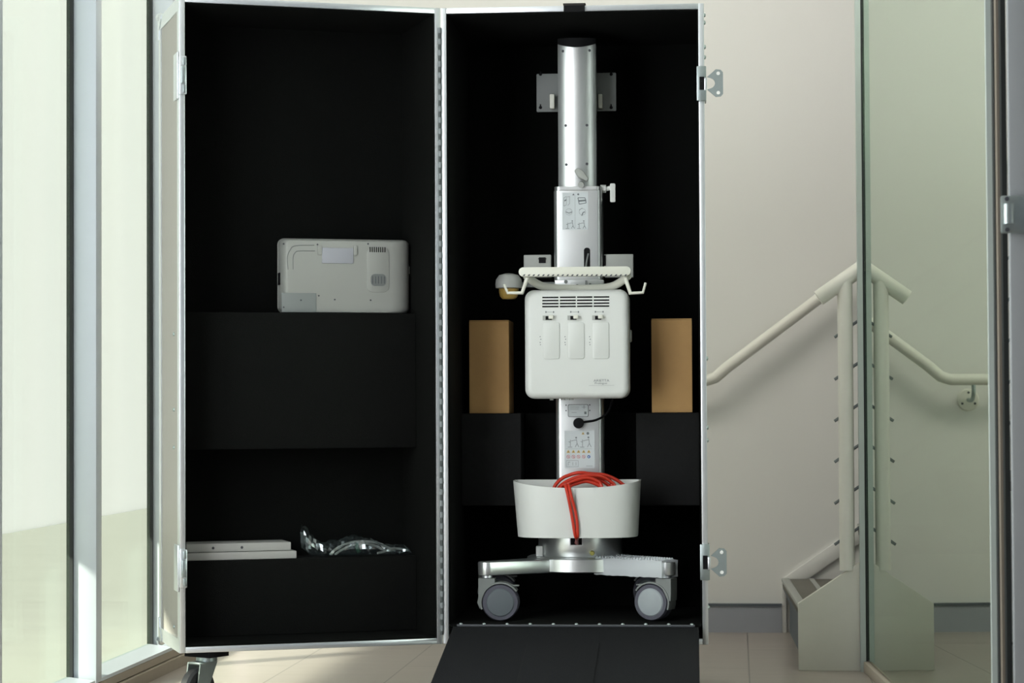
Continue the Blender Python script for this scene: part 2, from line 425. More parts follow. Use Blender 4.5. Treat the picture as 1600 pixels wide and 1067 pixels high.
# ------------------------------------------------------------------ staircase
sv = WALL.atz(1290, 1048).y
def W(px, py, v=sv): p = WALL.at(px, py, v); return (p.x, p.z)
sL = W(1248, 1048)[0]; sTopL = W(1248, 943)[1]; sTopR = W(1343, 879)
slope = (sTopR[1] - sTopL) / (sTopR[0] - sL)
sR = sTopR[0]
rise = 0.176; run = 0.245
t = Thing('staircase', WALL, (sL, sv + 0.3, 0), 'dark stair with beige side panel rising to the right behind the glass door', 'staircase')
ext = 1.0
skew = Matrix.Identity(4); skew[0][1] = (st_u - sL - 0.004) / (0 - sv); skew[0][3] = -skew[0][1] * sv
pr = t.part('side_panel', MB().prism([(sL, 0), (sR, 0), (sR, sTopR[1]), (sL, sTopL)], sv, sv + 0.03, 0.0015), M['stringer'])
lu = WALL.at(1222, 905, -0.03).x
for k in range(4):
    z1 = rise * (k + 1); u0 = sL + 0.006 + run * k - 0.0
    ub = u0
    t.part('riser', MB().prism([(u0, z1 - 0.028), (u0 + 0.022, z1 - 0.085), (u0 + 0.022, rise * k + 0.0005), (u0 + 0.04, rise * k + 0.0005), (u0 + 0.04, z1 - 0.028)], sv + 0.031, -0.022).xf(skew), M['riser'])
    tr = t.part('tread', MB().box(u0, u0 + run + 0.03, sv + 0.031, -0.022, z1 - 0.028, z1, 0.004).xf(skew), M['tread'])
    t.part('nosing', MB().box(u0 - 0.004, u0 + 0.022, sv + 0.031, -0.022, z1 - 0.010, z1 + 0.003, 0.004).xf(skew), M['lgrey'], tr)
    t.part('grip_strip', MB().box(u0 + 0.085, u0 + 0.100, sv + 0.031, -0.022, z1 + 0.0002, z1 + 0.002).xf(skew), M['lgrey'], tr)
a = W(1221, 906, -0.02); b = W(1312, 843, -0.02)
k_ = (b[1] - a[1]) / (b[0] - a[0]); L = 1.0
t.part('wall_skirting', MB().prism([(a[0], 0.0), (a[0], a[1]), (a[0] + L, a[1] + k_ * L), (a[0] + L, a[1] + k_ * L - 0.06), (a[0] + 0.045, a[1] - 0.026), (a[0] + 0.016, a[1] - 0.035), (a[0] + 0.016, 0.0)], -0.012, -0.0005, 0.002), M['wall'])

# near balustrade on the side panel
pvv = sv + 0.015
rr = 0.0215
t = Thing('stair_railing', WALL, (W(1324, 890, pvv)[0], pvv, W(1324, 893, pvv)[1]), 'cream tubular stair railing post with wire fittings, standing on beige side panel', 'railing')
pu, pz = W(1324, 892, pvv)
a = W(1279, 466, pvv); b = W(1343, 421, pvv)
rk = (b[1] - a[1]) / (b[0] - a[0])
zt = a[1] + (pu - a[0]) * rk
t.part('post', MB().cyl((pu, pvv, sTopL + (pu - sL) * slope + 0.0), (pu, pvv, zt), rr, 28), M['rail'])
t.part('top_rail', MB().cyl((a[0], pvv, a[1]), (a[0] + 0.75, pvv, a[1] + 0.75 * rk), rr * 1.03, 28), M['rail'])
for yy in (503, 569, 634, 698, 763, 827):
    q = W(1324, yy + 10, pvv)
    d = 0.036
    t.part('wire', MB().cyl((q[0] - d, pvv, q[1] - d * rk), (q[0] + 0.55, pvv, q[1] + 0.55 * rk), 0.0042, 10), M['ink'])
# wall handrail
rv = -0.085
a = W(1112, 592, rv); b = W(1272, 472, rv)
wk = (b[1] - a[1]) / (b[0] - a[0])
t = Thing('wall_handrail', WALL, (a[0] - 0.09, 0.0, a[1]), 'slim cream handrail fixed to the back wall, level at its lower end', 'handrail')
t.part('rail', MB().tube([(a[0] - 0.30, rv, a[1] - 0.006), (a[0] - 0.02, rv, a[1] - 0.006), (a[0] + 0.012, rv, a[1] + 0.004), (a[0] + 0.05, rv, a[1] + 0.05 * wk), (a[0] + 0.95, rv, a[1] + 0.95 * wk)], 0.0185, 24), M['rail'])
fu = a[0] - 0.095; fz = a[1] - 0.072
fl = t.part('flange', MB().lathe([(0.0365, -0.001), (0.0365, -0.006), (0.033, -0.010), (0.012, -0.012)], (fu, 0, fz), 'v'), M['rail'])
t.part('bracket_arm', MB().tube([(fu, -0.011, fz), (fu, -0.06, fz), (fu, rv, fz + 0.02), (fu, rv, a[1] - 0.022)], 0.007, 12, smooth=5), M['steel'])
for k in range(3):
    an = R(90 + 120 * k)
    t.part('screw', MB().cyl((fu + .024*math.cos(an), -0.013, fz + .024*math.sin(an)), (fu + .024*math.cos(an), -0.009, fz + .024*math.sin(an)), 0.004, 10), M['dgrey'], fl)

# ------------------------------------------------------------------ flight case
def K(px, py, v=0.0): p = CASE.at(px, py, v); return (p.x, p.z)
def D(px, py, v=0.0): p = DOOR.at(px, py, v); return (p.x, p.z)
WB = 0.660
ZB = (K(700, 1004)[1] + K(1108, 1005)[1]) / 2
ZT = (K(697, 14)[1] + K(1100, 7.5)[1]) / 2
DB = 0.56; DD = 0.34; TH = 0.008
WD = (Vector((-0.182, 5.803, 0)) - DOOR.o).dot(DOOR.U)
t = FC = Thing('flight_case', CASE, (WB / 2, DB / 2, 0), 'tall aluminium edged flight case standing open, black foam inside, ramp down in front', 'case')

def shell(W_, D_, bo):
    m = MB()
    m.box(bo, TH, bo, D_, ZB + bo, ZT - bo); m.box(W_ - TH, W_ - bo, bo, D_, ZB + bo, ZT - bo)
    m.box(TH, W_ - TH, bo, D_, ZB + bo, ZB + TH); m.box(TH, W_ - TH, bo, D_, ZT - TH, ZT - bo)
    m.box(TH, W_ - TH, D_ - TH, D_, ZB + TH, ZT - TH)
    return m
def lining(W_, D_, zf, lt=0.006):
    m = MB(); e = TH + 0.0005; q = e + lt; v0 = 0.006
    m.box(e, q, v0, D_ - e, zf, ZT - e); m.box(W_ - q, W_ - e, v0, D_ - e, zf, ZT - e)
    m.box(q, W_ - q, v0, D_ - e, zf - lt, zf); m.box(q, W_ - q, v0, D_ - e, ZT - q, ZT - e)
    m.box(q, W_ - q, D_ - q, D_ - e, zf, ZT - q)
    return m
def trim(W_, D_):
    """aluminium angle round the front rim and down the rear edges"""
    m = MB(); f = 0.0115; s_ = 0.003; L_ = 0.030
    for (x0, x1, z0, z1) in ((-s_, f, ZB - s_, ZT + s_), (W_ - f, W_ + s_, ZB - s_, ZT + s_), (f, W_ - f, ZB - s_, ZB + f), (f, W_ - f, ZT - f, ZT + s_)):
        m.box(x0, x1, -s_, 0.004, z0, z1, 0.0015)
    for x0, x1 in ((-s_, 0), (W_, W_ + s_)):
        m.box(x0, x1, 0.004, L_, ZB - s_, ZT + s_)
        m.box(x0, x1, D_ - L_, D_ + s_, ZB - s_, ZT + s_)
        m.box(x0, x1, L_, D_ - L_, ZB - s_, ZB + L_); m.box(x0, x1, L_, D_ - L_, ZT - L_, ZT + s_)
    for z0, z1 in ((ZB - s_, ZB), (ZT, ZT + s_)):
        m.box(0, W_, 0.004, L_, z0, z1); m.box(0, W_, D_ - L_, D_ + s_, z0, z1)
    return m
zfl = K(900, 976)[1]          # level of the case floor where the cart stands
bs = t.part('body', shell(WB, DB, 0.0), M['laminate'])
t.part('edge_trim', trim(WB, DB), M['alu'], bs)
t.part('lining', lining(WB, DB, zfl), M['foam'], bs)
# foam shelves either side of the column
sh_z1 = K(800, 646, .3)[1]; sh_z0 = K(800, 790, .3)[1]
iu0 = TH + 0.007; iu1 = WB - TH - 0.007
g0 = K(814, 700, .3)[0]; g1 = K(994, 700, .3)[0]
def slab(u0, u1, seam):
    return MB().box(u0, u1, 0.30, DB - TH - 0.012, sh_z0, sh_z1, 0.003)
t.part('foam_shelf', slab(iu0, g0, 0), M['foam3'])
t.part('foam_shelf', slab(g1, iu1, 0), M['foam3'])
t.part('back_pad', MB().box(g0 + .002, g1 - .002, 0.42, DB - TH - 0.012, sh_z0, sh_z1, 0.003), M['foam2'])

# ramp, hinged along the case floor
rl = K(708, 980, -0.012)[0]; rR_ = K(1092, 980, -0.012)[0]
zr = K(900, 979, -0.012)[1]
RL = 1.12; fall = zr - 0.012
def ramp_box(u0, u1, s0, s1, h0, h1, bev=0.002):
    m = MB().box(u0, u1, -0.012 - s1, -0.012 - s0, h0, h1, bev)
    for q in m.bm.verts:
        q.co.z += zr + (q.co.y + 0.012) * fall / RL
    return m
rp = t.part('ramp', ramp_box(rl, rR_, 0, RL, -0.014, 0.0), M['carpet'])
ra = K(826, 1003, -0.12)[0]; rb = K(938, 1003, -0.12)[0]
t.part('carpet_strip', ramp_box(ra, rb, 0.16, RL - 0.02, 0.0003, 0.004), M['carpet'], rp)
hs = t.part('ramp_hinge', MB().box(rl + .01, rR_ - .01, -0.011, 0.012, zr - 0.002, zr + 0.002).cyl((rl + .01, -0.012, zr + .002), (rR_ - .01, -0.012, zr + .002), 0.0035, 10), M['dgrey'])
for k in range(11):
    u, z = K(720 + 36.1 * k, 978, -0.010)
    t.part('bolt', MB().lathe([(0.0052, -0.001), (0.0052, 0.002), (0.0042, 0.0045), (0.0015, 0.006)], (u, -0.008, zr + 0.003), 'z', 12), M['steel'], hs)

# strap over the top rim
su0 = K(881, 10)[0]; su1 = K(914, 10)[0]
m = MB()
path = [(-0.008, ZT - 0.014), (-0.009, ZT + 0.002), (-0.004, ZT + 0.008), (0.02, ZT + 0.010), (0.16, ZT + 0.010)]
rg = [[(su0 - .003 * (i > 2), v, z), (su1, v, z), (su1, v + .0, z + .003) if i > 2 else (su1, v - .003, z), (su0 - .003 * (i > 2), v, z + .003) if i > 2 else (su0, v - .003, z)] for i, (v, z) in enumerate(path)]
m.loft(rg)
t.part('strap', m, M['black'])

# latches on the right flank of the body
def latch_body(zc, h):
    u = WB + 0.0035
    pl = t.part('latch', MB().box(u - 0.020, u + 0.004, -0.012, -0.0035, zc - h, zc + h, 0.002).box(u, u + 0.004, -0.010, 0.05, zc - h, zc + h, 0.0015), M['steel'])
    t.part('recess', MB().box(u - 0.013, u - 0.001, -0.0130, -0.0118, zc - h * .38, zc + h * .38), M['black'], pl)
    t.part('hook', MB().box(u - 0.001, u + 0.006, -0.017, -0.0125, zc - h * .42, zc + h * .30, 0.002), M['alu'], pl)
    # butterfly wing: plate with two eyes and a half-round cut
    hw = h * .80; c = u + 0.006
    pts = [(c, zc - .45*hw), (c + .022, zc - hw), (c + .034, zc - .96*hw), (c + .040, zc - .78*hw), (c + .040, zc + .78*hw), (c + .034, zc + .96*hw), (c + .022, zc + hw), (c, zc + .45*hw)]
    for k in range(7):
        an = R(75 - 150 * k / 6); pts.append((c + .004 + .016*math.cos(an), zc + .40*hw*math.sin(an)))
    wg = t.part('wing', MB().prism(pts, -0.011, -0.007), M['steel'], pl)
    for k in (-1, 1):
        t.part('eye', MB().lathe([(0.0045, -0.0125), (0.0045, -0.006)], (c + .028, 0, zc + k * .70 * hw), 'v', 14), M['wall'], pl)
for ya, yb in ((104, 158), (850, 906)):
    z1 = K(1100, ya)[1]; z0 = K(1105, yb)[1]
    latch_body((z0 + z1) / 2, abs(z1 - z0) / 2)
for yy in (22, 34, 72, 88, 560, 668, 688, 900, 950):
    z = K(1100, yy)[1]
    t.part('rivet', MB().lathe([(0.006, 0.0), (0.005, 0.003), (0.002, 0.0045)], (WB + 0.0031, 0.014, z), 'u', 12), M['steel'], bs)

# piano hinge between body and door
hx = -0.0055
hp = t.part('hinge', MB().cyl((hx, -0.006, ZB + 0.02), (hx, -0.006, ZT - 0.05), 0.0040, 12), M['hinge'])
zz = ZB + 0.03; i = 0
while zz < ZT - 0.06 and i < 60:
    t.part('knuckle', MB().cyl((hx, -0.006, zz), (hx, -0.006, zz + 0.014), 0.0047, 12), M['hinge2'], hp); zz += 0.0285; i += 1

# casters under the body
def caster(T, u, v, zplate, par, rot=0.0, top=None, with_label=None):
    rw = 0.048; wz = rw
    m = MB().box(-0.042, 0.042, -0.035, 0.035, zplate - 0.006, zplate - 0.0005, 0.001)
    rotm = Matrix.Translation((u, v, 0)) @ Matrix.Rotation(rot, 4, 'Z')
    cp = T.part('caster', m.xf(rotm), M['black'], par)
    m = MB().cyl((0, 0, zplate - 0.018), (0, 0, zplate - 0.006), 0.026, 24).box(-0.022, 0.022, -0.014, 0.055, zplate - 0.024, zplate - 0.018, 0.002)
    for s_ in (-1, 1):
        m.prism([(-0.016, zplate - 0.019), (0.052, zplate - 0.019), (0.055, wz + 0.01), (0.045, wz - 0.016), (0.026, wz - 0.016)], s_ * 0.0185, s_ * 0.0215, axis='u')
    T.part('fork', m.xf(rotm), M['steel'], cp)
    m = MB().lathe([(0.030, -0.015), (rw - 0.006, -0.015), (rw, -0.009), (rw, 0.009), (rw - 0.006, 0.015), (0.030, 0.015)], (0, 0.034, wz), 'u', 36)
    T.part('wheel', m.xf(rotm), M['rubber'], cp)
for u, v in ((0.09, 0.09), (WB - 0.075, 0.09), (0.09, DB - 0.09), (WB - 0.09, DB - 0.09)):
    caster(t, u, v, ZB - 0.004, None, 0.5)

# ---- the door half of the case: part of the flight case, turned on its hinge
dm = Matrix.Translation(CASE.loc(DOOR.o)) @ Matrix.Rotation(DOOR.a - CASE.a, 4, 'Z')
def dpart(name, m, mt, par=None, label=None, sharp=35):
    return t.part(name, m.xf(dm), mt, par, label, sharp)
ds = dpart('door', shell(WD, DD, 0.0), M['laminate'])
dpart('edge_trim', trim(WD, DD), M['alu'], ds)
dpart('lining', lining(WD, DD, ZB + TH + 0.007), M['foam'], ds)
BV = 0.185
e0 = TH + 0.007; e1 = WD - TH - 0.007
b1t = D(560, 489, BV)[1]; b1b = D(470, 701, BV)[1]; b2t = D(470, 872.5, BV)[1]
dpart('foam_block', MB().box(e0, e1, BV, DD - TH - 0.007, b1b, b1t, 0.003), M['foam2'], ds)
dpart('foam_block', MB().box(e0, e1, BV, DD - TH - 0.007, ZB + TH + 0.0075, b2t, 0.003), M['foam2'], ds)
# steel corner caps at the rear corners and door latches
for z, s_ in ((ZT, -1), (ZB, 1)):
    m = MB().prism([(DD + .004, z - s_ * .004), (DD - .045, z - s_ * .004), (DD - .045, z + s_ * .006), (DD - .012, z + s_ * .030), (DD - .008, z + s_ * .055), (DD + .004, z + s_ * .055)], -0.0055, -0.001, axis='u')
    m.lathe([(0.003, -0.012), (0.011, -0.008), (0.014, 0), (0.011, 0.008), (0.003, 0.012)], (0.002, DD - 0.002, z - s_ * .004), 'z', 16)
    dpart('corner_cap', m, M['alu'], ds)
for ya, yb in ((88, 148), (858, 918)):
    z1 = D(286, ya)[1]; z0 = D(286, yb)[1]; zc = (z0 + z1) / 2; h = abs(z1 - z0) / 2
    lt = dpart('latch', MB().box(-0.0085, -0.0035, -0.006, 0.055, zc - h * 1.22, zc + h * 1.22, 0.002).box(-0.004, 0.0145, -0.0105, -0.0035, zc - h, zc + h, 0.002), M['alu'], ds)
    dpart('latch_hook', MB().box(0.000, 0.011, -0.018, -0.010, zc - h * .45, zc + h * .45, 0.002), M['steel'], ds)
    dpart('latch_clip', MB().box(0.005, 0.013, -0.0125, -0.010, zc + h * .52, zc + h * .92, 0.001), M['steel'], ds)
    dpart('latch_clip', MB().box(0.005, 0.013, -0.0125, -0.010, zc - h * .92, zc - h * .52, 0.001), M['steel'], ds)
for yy in (520, 640, 700, 985):
    z = D(286, yy)[1]
    dpart('rivet', MB().lathe([(0.002, -0.004), (0.004, -0.003), (0.0052, 0.0)], (-0.0001, 0.10, z), 'u', 12), M['steel'], ds)
cu_, cz_ = D(324, 1020, 0.045)
for (u, v, r_) in ((cu_, 0.055, R(128)),):
    rw = 0.053
    rm = Matrix.Translation((u, v, 0)) @ Matrix.Rotation(r_, 4, 'Z'); pm = dm @ rm
    zp = ZB - 0.011
    cp = t.part('caster', MB().box(-0.042, 0.042, -0.035, 0.035, zp - 0.007, ZB - 0.0005, 0.001).xf(pm), M['black'])
    m = MB().cyl((0, 0, zp - 0.018), (0, 0, zp - 0.007), 0.026, 24).box(-0.022, 0.022, -0.014, 0.045, zp - 0.024, zp - 0.018, 0.002)
    for s_ in (-1, 1):
        m.prism([(-0.016, zp - 0.019), (0.045, zp - 0.019), (0.055, rw + 0.01), (0.045, rw - 0.016), (0.026, rw - 0.016)], s_ * 0.0185, s_ * 0.0215, axis='u')
    t.part('fork', m.xf(pm), M['steel'], cp)
    m = MB().lathe([(0.028, -0.012), (0.030, -0.015), (rw - 0.006, -0.015), (rw, -0.009), (rw, 0.009), (rw - 0.006, 0.015), (0.030, 0.015), (0.028, 0.012)], (0, 0.034, rw), 'u', 36)
    t.part('wheel', m.xf(pm), M['rubber'], cp)

# ------------------------------------------------------------------ things in the door half
tv = 0.205
a = D(436, 488.5, tv); b = D(639, 374, tv)
tb = Thing('tablet_monitor', DOOR, ((a[0] + b[0]) / 2, tv + 0.02, b1t), 'grey flat panel screen seen from the back, standing on the upper foam block', 'monitor')
u0, u1, z0, z1 = D(435.5, 430, tv + .04)[0], min(D(640, 430, tv + .04)[0], WD - TH - 0.0095), b1t + 0.0005, D(540, 374.5, tv + .05)[1]
def TP(px, py): return D(px, py, tv)
bw = u1 - u0
m = MB(); rings = []
for k in range(10):
    an = R(10 * k); q_ = 1 - math.sin(an)
    rings.append([(x, tv + 0.044 * (1 - math.cos(an)), z) for x, z in rrect(u0 + .016 * q_, u1 - .062 * q_, z0 + .002 * q_, z1 - .010 * q_, 0.015)])
rings.append([(x, tv + 0.047, z) for x, z in rrect(u0, u1, z0, z1, 0.016)])
m.loft(rings)
hs_ = tb.part('housing', m, M['tablet'])
tb.part('bezel', MB().prism(rrect(u0 - .001, u1 + .001, z0, z1 + .001, 0.017), tv + 0.0475, tv + 0.054), M['lgrey'])
e = TP(494, 458); f_ = TP(440, 488)
tb.part('port_cover', MB().box(f_[0], e[0], tv - 0.0020, tv + 0.004, z0 + 0.001, e[1], 0.001), M['tabdark'], label='darker square cover plate')
p = TP(503, 387); q = TP(552, 412)
mt = tb.part('mount_cover', MB().box(p[0], q[0], tv - 0.003, tv + 0.003, q[1], p[1], 0.0015), M['tablet2'])
p2 = TP(496, 383); q2 = TP(558, 399)
tb.part('mount_clip', MB().box(p2[0], p[0] - .0005, tv - 0.004, tv + 0.003, q2[1], p2[1], 0.001).box(q[0] + .0005, q2[0], tv - 0.004, tv + 0.003, q2[1], p2[1], 0.001), M['tablet'])
for px in (573, 610):
    pass
o1 = TP(573, 386); o2 = TP(608, 457)
ring_o = rrect(o1[0], o2[0], o2[1], o1[1], 0.017); ring_i = rrect(o1[0] + .0015, o2[0] - .0015, o2[1] + .0015, o1[1] - .0015, 0.0155)
tb.part('stand_plate', MB().prism(ring_o, tv - 0.0018, tv + 0.002, bevf=0.0008), M['tablet'])
o3 = TP(579, 428); o4 = TP(603, 447)
gp = tb.part('grip', MB().prism(rrect(o3[0], o4[0], o4[1], o3[1], 0.011), tv - 0.0026, tv - 0.0016), M['grey'])
for k in range(5):
    uu = o3[0] + (o4[0] - o3[0]) * (0.12 + 0.19 * k)
    tb.part('rib', MB().box(uu - .0007, uu + .0007, tv - 0.0034, tv - 0.0026, o4[1] + .006, o3[1] - .006), M['dgrey'], gp)
m = MB()
for k in range(8):
    uu = TP(578 + 3.3 * k, 390)[0]; m.box(uu - .0013, uu + .0013, tv - 0.0024, tv - 0.0010, TP(580, 394)[1], TP(580, 386)[1])
tb.part('vent', m, M['black'])
gr = [TP(450, 421), TP(449, 402), TP(453, 391), TP(461, 384), TP(491, 383)]
gr2 = [TP(458, 421), TP(458, 402), TP(461, 395), TP(467, 392), TP(492, 392)]
m = MB()
for g in (gr, gr2): m.tube([(x, tv - 0.0002, z) for x, z in g], 0.0010, 8, smooth=4)
tb.part('cable_channel', m, M['grey'])
for px, py in ((443, 381), (496, 382), (575, 381), (498, 462), (523, 468), (579, 469), (443, 480), (470, 469)):
    x, z = TP(px, py)
    tb.part('screw', MB().cyl((x, tv - 0.0016 if py < 458 or px > 496 else tv - 0.0030, z), (x, tv + 0.001, z), 0.0022, 12), M['dgrey'])
x, z = TP(640, 421)
tb.part('side_button', MB().box(u1 - 0.004, u1 + 0.0012, tv + 0.036, tv + 0.046, z - 0.010, z + 0.010, 0.001), M['lgrey'])
tb.part('side_slot', MB().box(u0 - 0.0012, u0 + 0.003, tv + 0.026, tv + 0.046, TP(436, 444)[1], TP(436, 425)[1]), M['black'])

# two white boards lying on the lower foam block
a = D(296, 877, BV); b = D(464, 863, BV)
bo1 = single('white_board', DOOR, ((a[0] + b[0]) / 2, BV + .06, b2t), MB().box(e0 + 0.011, b[0], BV + 0.004, DD - TH - 0.02, b2t + 0.0005, b2t + 0.020, 0.002), M['board'],
       'longer white board lying on the lower foam block, underneath the shorter one', 'board', 'boards in the case door')
c = D(455, 862, BV + .01)
tb2 = Thing('white_board', DOOR, ((a[0] + c[0]) / 2, BV + .06, b2t + 0.021), 'shorter white board with two dark dots, on top of the longer one', 'board', 'boards in the case door')
tb2.part('board', MB().box(e0 + 0.012, c[0], BV + 0.012, DD - TH - 0.02, b2t + 0.021, b2t + 0.042, 0.002), M['board'])
for px in (333, 378):
    x, z = D(px, 857.5, BV + .012)
    tb2.part('peg_hole', MB().cyl((x, BV + 0.0112, b2t + 0.031), (x, BV + 0.013, b2t + 0.031), 0.0035, 14), M['dgrey'])

# clear plastic bag holding white cables
a = D(477, 872, BV + .03); b = D(655, 868, BV + .03)
bu0, bu1 = a[0], min(b[0], e1 - 0.006); bl = bu1 - bu0
m = MB(); NX, NY = 42, 15
rng = random.Random(3)
def bag_h(s):      # height profile along the bag
    pts = [(0, .058), (.05, .064), (.10, .052), (.16, .036), (.30, .040), (.48, .050), (.64, .042), (.76, .026), (.88, .024), (.97, .022), (1, .012)]
    for (x0, y0), (x1, y1) in zip(pts[:-1], pts[1:]):
        if s <= x1: return y0 + (y1 - y0) * (s - x0) / (x1 - x0)
    return pts[-1][1]
rings = []
for i in range(NX + 1):
    s = i / NX; h = bag_h(s); wd = (.022 if s < .1 else .022 + .03 * min(1, (s - .1) / .12)) * (1 if s < .93 else 1 - (s - .93) * 5)
    ring = []
    for j in range(NY):
        an = 2 * math.pi * j / NY
        rj = 1 + rng.uniform(-.22, .22)
        y = math.cos(an) * wd * rj; z = (math.sin(an) * .5 + .5) * h * (1 + rng.uniform(-.14, .10))
        lift = .020 * max(0, 1 - s / .08)
        ring.append((bu0 + bl * s + rng.uniform(-.0015, .0015), BV + .068 + y, b2t + .0012 + lift + max(0, z)))
    rings.append(ring)
m.loft(rings)
bag = single('plastic_bag', DOOR, (bu0 + bl / 2, BV + .068, b2t), m, M['film'], 'crumpled clear plastic bag of cables lying on the lower foam block', 'bag', sharp=12)
m = MB()
def inside(px, py, v): x, z = D(px, py, BV + v); return (x, BV + v, max(b2t + .006, z))
for (pa) in ([(518, 869), (524, 859), (540, 850), (560, 846), (585, 847), (606, 856), (618, 866)],
             [(524, 870), (531, 861), (546, 853), (562, 850), (582, 851), (600, 859), (612, 868)],
             [(516, 870), (527, 856), (548, 847.5), (570, 845.5), (592, 849), (612, 858)],
             [(590, 869), (600, 862), (612, 857), (628, 858), (640, 864)]):
    m.tube([inside(x, y, .045 + .012 * k) for k, (x, y) in enumerate(pa)], 0.0030, 8, smooth=4)
cb = Thing('cable_bundle', DOOR, (bu0 + bl * .5, BV + .068, b2t), 'looped white cables with a green sleeve, inside the clear bag', 'cable')
cb.part('cable', m, M['cablew'])
cb.part('sleeve', MB().tube([inside(557, 849, .08), inside(558, 856, .072), inside(561, 863, .066)], 0.0052, 10, smooth=3), M['green'], label='green sleeve')

# ------------------------------------------------------------------ cardboard boxes on the foam shelves
for (x0, x1, y0, lab) in ((733.5, 795, 500, 'darker brown cardboard box on the foam shelf left of the white cart'), (1018.5, 1081, 497.5, 'lighter brown cardboard box on the foam shelf right of the white cart')):
    v = 0.315
    a = K(x0, 640, v); b = K(x1, y0, v)
    bx = Thing('cardboard_box', CASE, ((a[0] + b[0]) / 2, v + .06, sh_z1), lab, 'box', 'cardboard boxes in the case')
    bx.part('carton', MB().box(a[0], b[0], v, v + 0.16, sh_z1 + 0.0005, b[1] - 0.003, 0.0015), M['card'])
    bx.part('flap', MB().box(a[0] + .0005, b[0] - .0005, v - 0.0015, v + 0.158, b[1] - 0.0028, b[1], 0.0008), M['card'])
    um = (a[0] + b[0]) / 2

# ------------------------------------------------------------------ the medical cart
UC = K(905, 700, .28)[0]
ct = Thing('medical_cart', CASE, (UC, 0.25, zfl), 'white and silver medical equipment cart on four casters, standing inside the open case', 'cart')
P = ct.part
# --- base with legs and casters
dv = 0.30
lc = K(778, 900, .097); rc = K(1030, 900, .097)
zleg0 = K(760, 899, .09)[1]; zleg1 = K(760, 878, .09)[1]
zc0 = K(902, 896.5, .15)[1]; zc1 = K(902, 873.5, .15)[1]
lcu = K(761, 900, .097)[0]; rcu = K(1041, 900, .097)[0]
m = MB()
def leg_outline(x, y, r0, r1):
    c = Vector((UC, dv)); e_ = Vector((x, y)); d = (e_ - c).normalized(); nrm = Vector((-d.y, d.x))
    pts = []
    for k in range(9):
        an = math.pi * (k / 8) - math.pi / 2
        pts.append(e_ + d * r1 * math.cos(an) + nrm * r1 * math.sin(an))
    pts += [c + nrm * r0, c - nrm * r0]
    return [(q.x, q.y) for q in pts]
for (x, y, zt_) in ((lcu, .105, zleg1), (rcu, .105, zleg1), (lcu - .030, .42, zleg0 + .012), (rcu - .012, .42, zleg0 + .012)):
    m.prism(leg_outline(x, y, 0.058, 0.024), zleg0, zt_, 0.003, axis='z')
m.lathe([(0.125, zc0), (0.140, zc0 + .003), (0.140, zc1 - .003), (0.134, zc1)], (UC, dv, 0), 'z', 48)
bs_ = P('base', m, M['silver'])
zd1 = K(902, 839, .18)[1]
rd = (K(968, 855, .28)[0] - K(836, 855, .28)[0]) / 2 
m = MB().lathe([(rd * .98, zc1 + .0005), (rd, zc1 + .004), (rd * .985, zd1 - .004), (rd * .95, zd1)], (UC, dv, 0), 'z', 56)
dr = P('base_drum', m, M['silver'])
x0, z0 = K(892, 851, .195); x1, z1 = K(909.5, 839.5, .195)
dvf = lambda x: dv - math.sqrt(max(0, rd**2 - (x - UC)**2))
P('cable_opening', MB().box(x0 - .0025, x1 + .0025, dvf((x0+x1)/2) - .003, dvf((x0+x1)/2) + .02, z0 - .0025, zd1 - .001), M['silver'], dr)
P('cable_hole', MB().box(x0, x1, dvf((x0+x1)/2) - .0045, dvf((x0+x1)/2) - .0025, z0, zd1 - .0005), M['black'], dr)
x, z = K(925.5, 864, .195)
st = P('earth_stud', MB().cyl((x, dvf(x) - .008, z), (x, dvf(x) + .004, z), .0062, 18, bev=.0015), M['brass'], dr, label='yellow green earth stud')
x, z = K(942.5, 867, .2)
P('screw', MB().cyl((x, dvf(x) - .002, z), (x, dvf(x) + .004, z), .004, 14), M['grey'], dr)
a = K(837.5, 870, .24); b = K(848, 853, .24)
P('side_block', MB().box(a[0], b[0], dvf(b[0]) - .004, dvf(b[0]) + .03, zc1 + .001, b[1], .002), M['white'], dr)

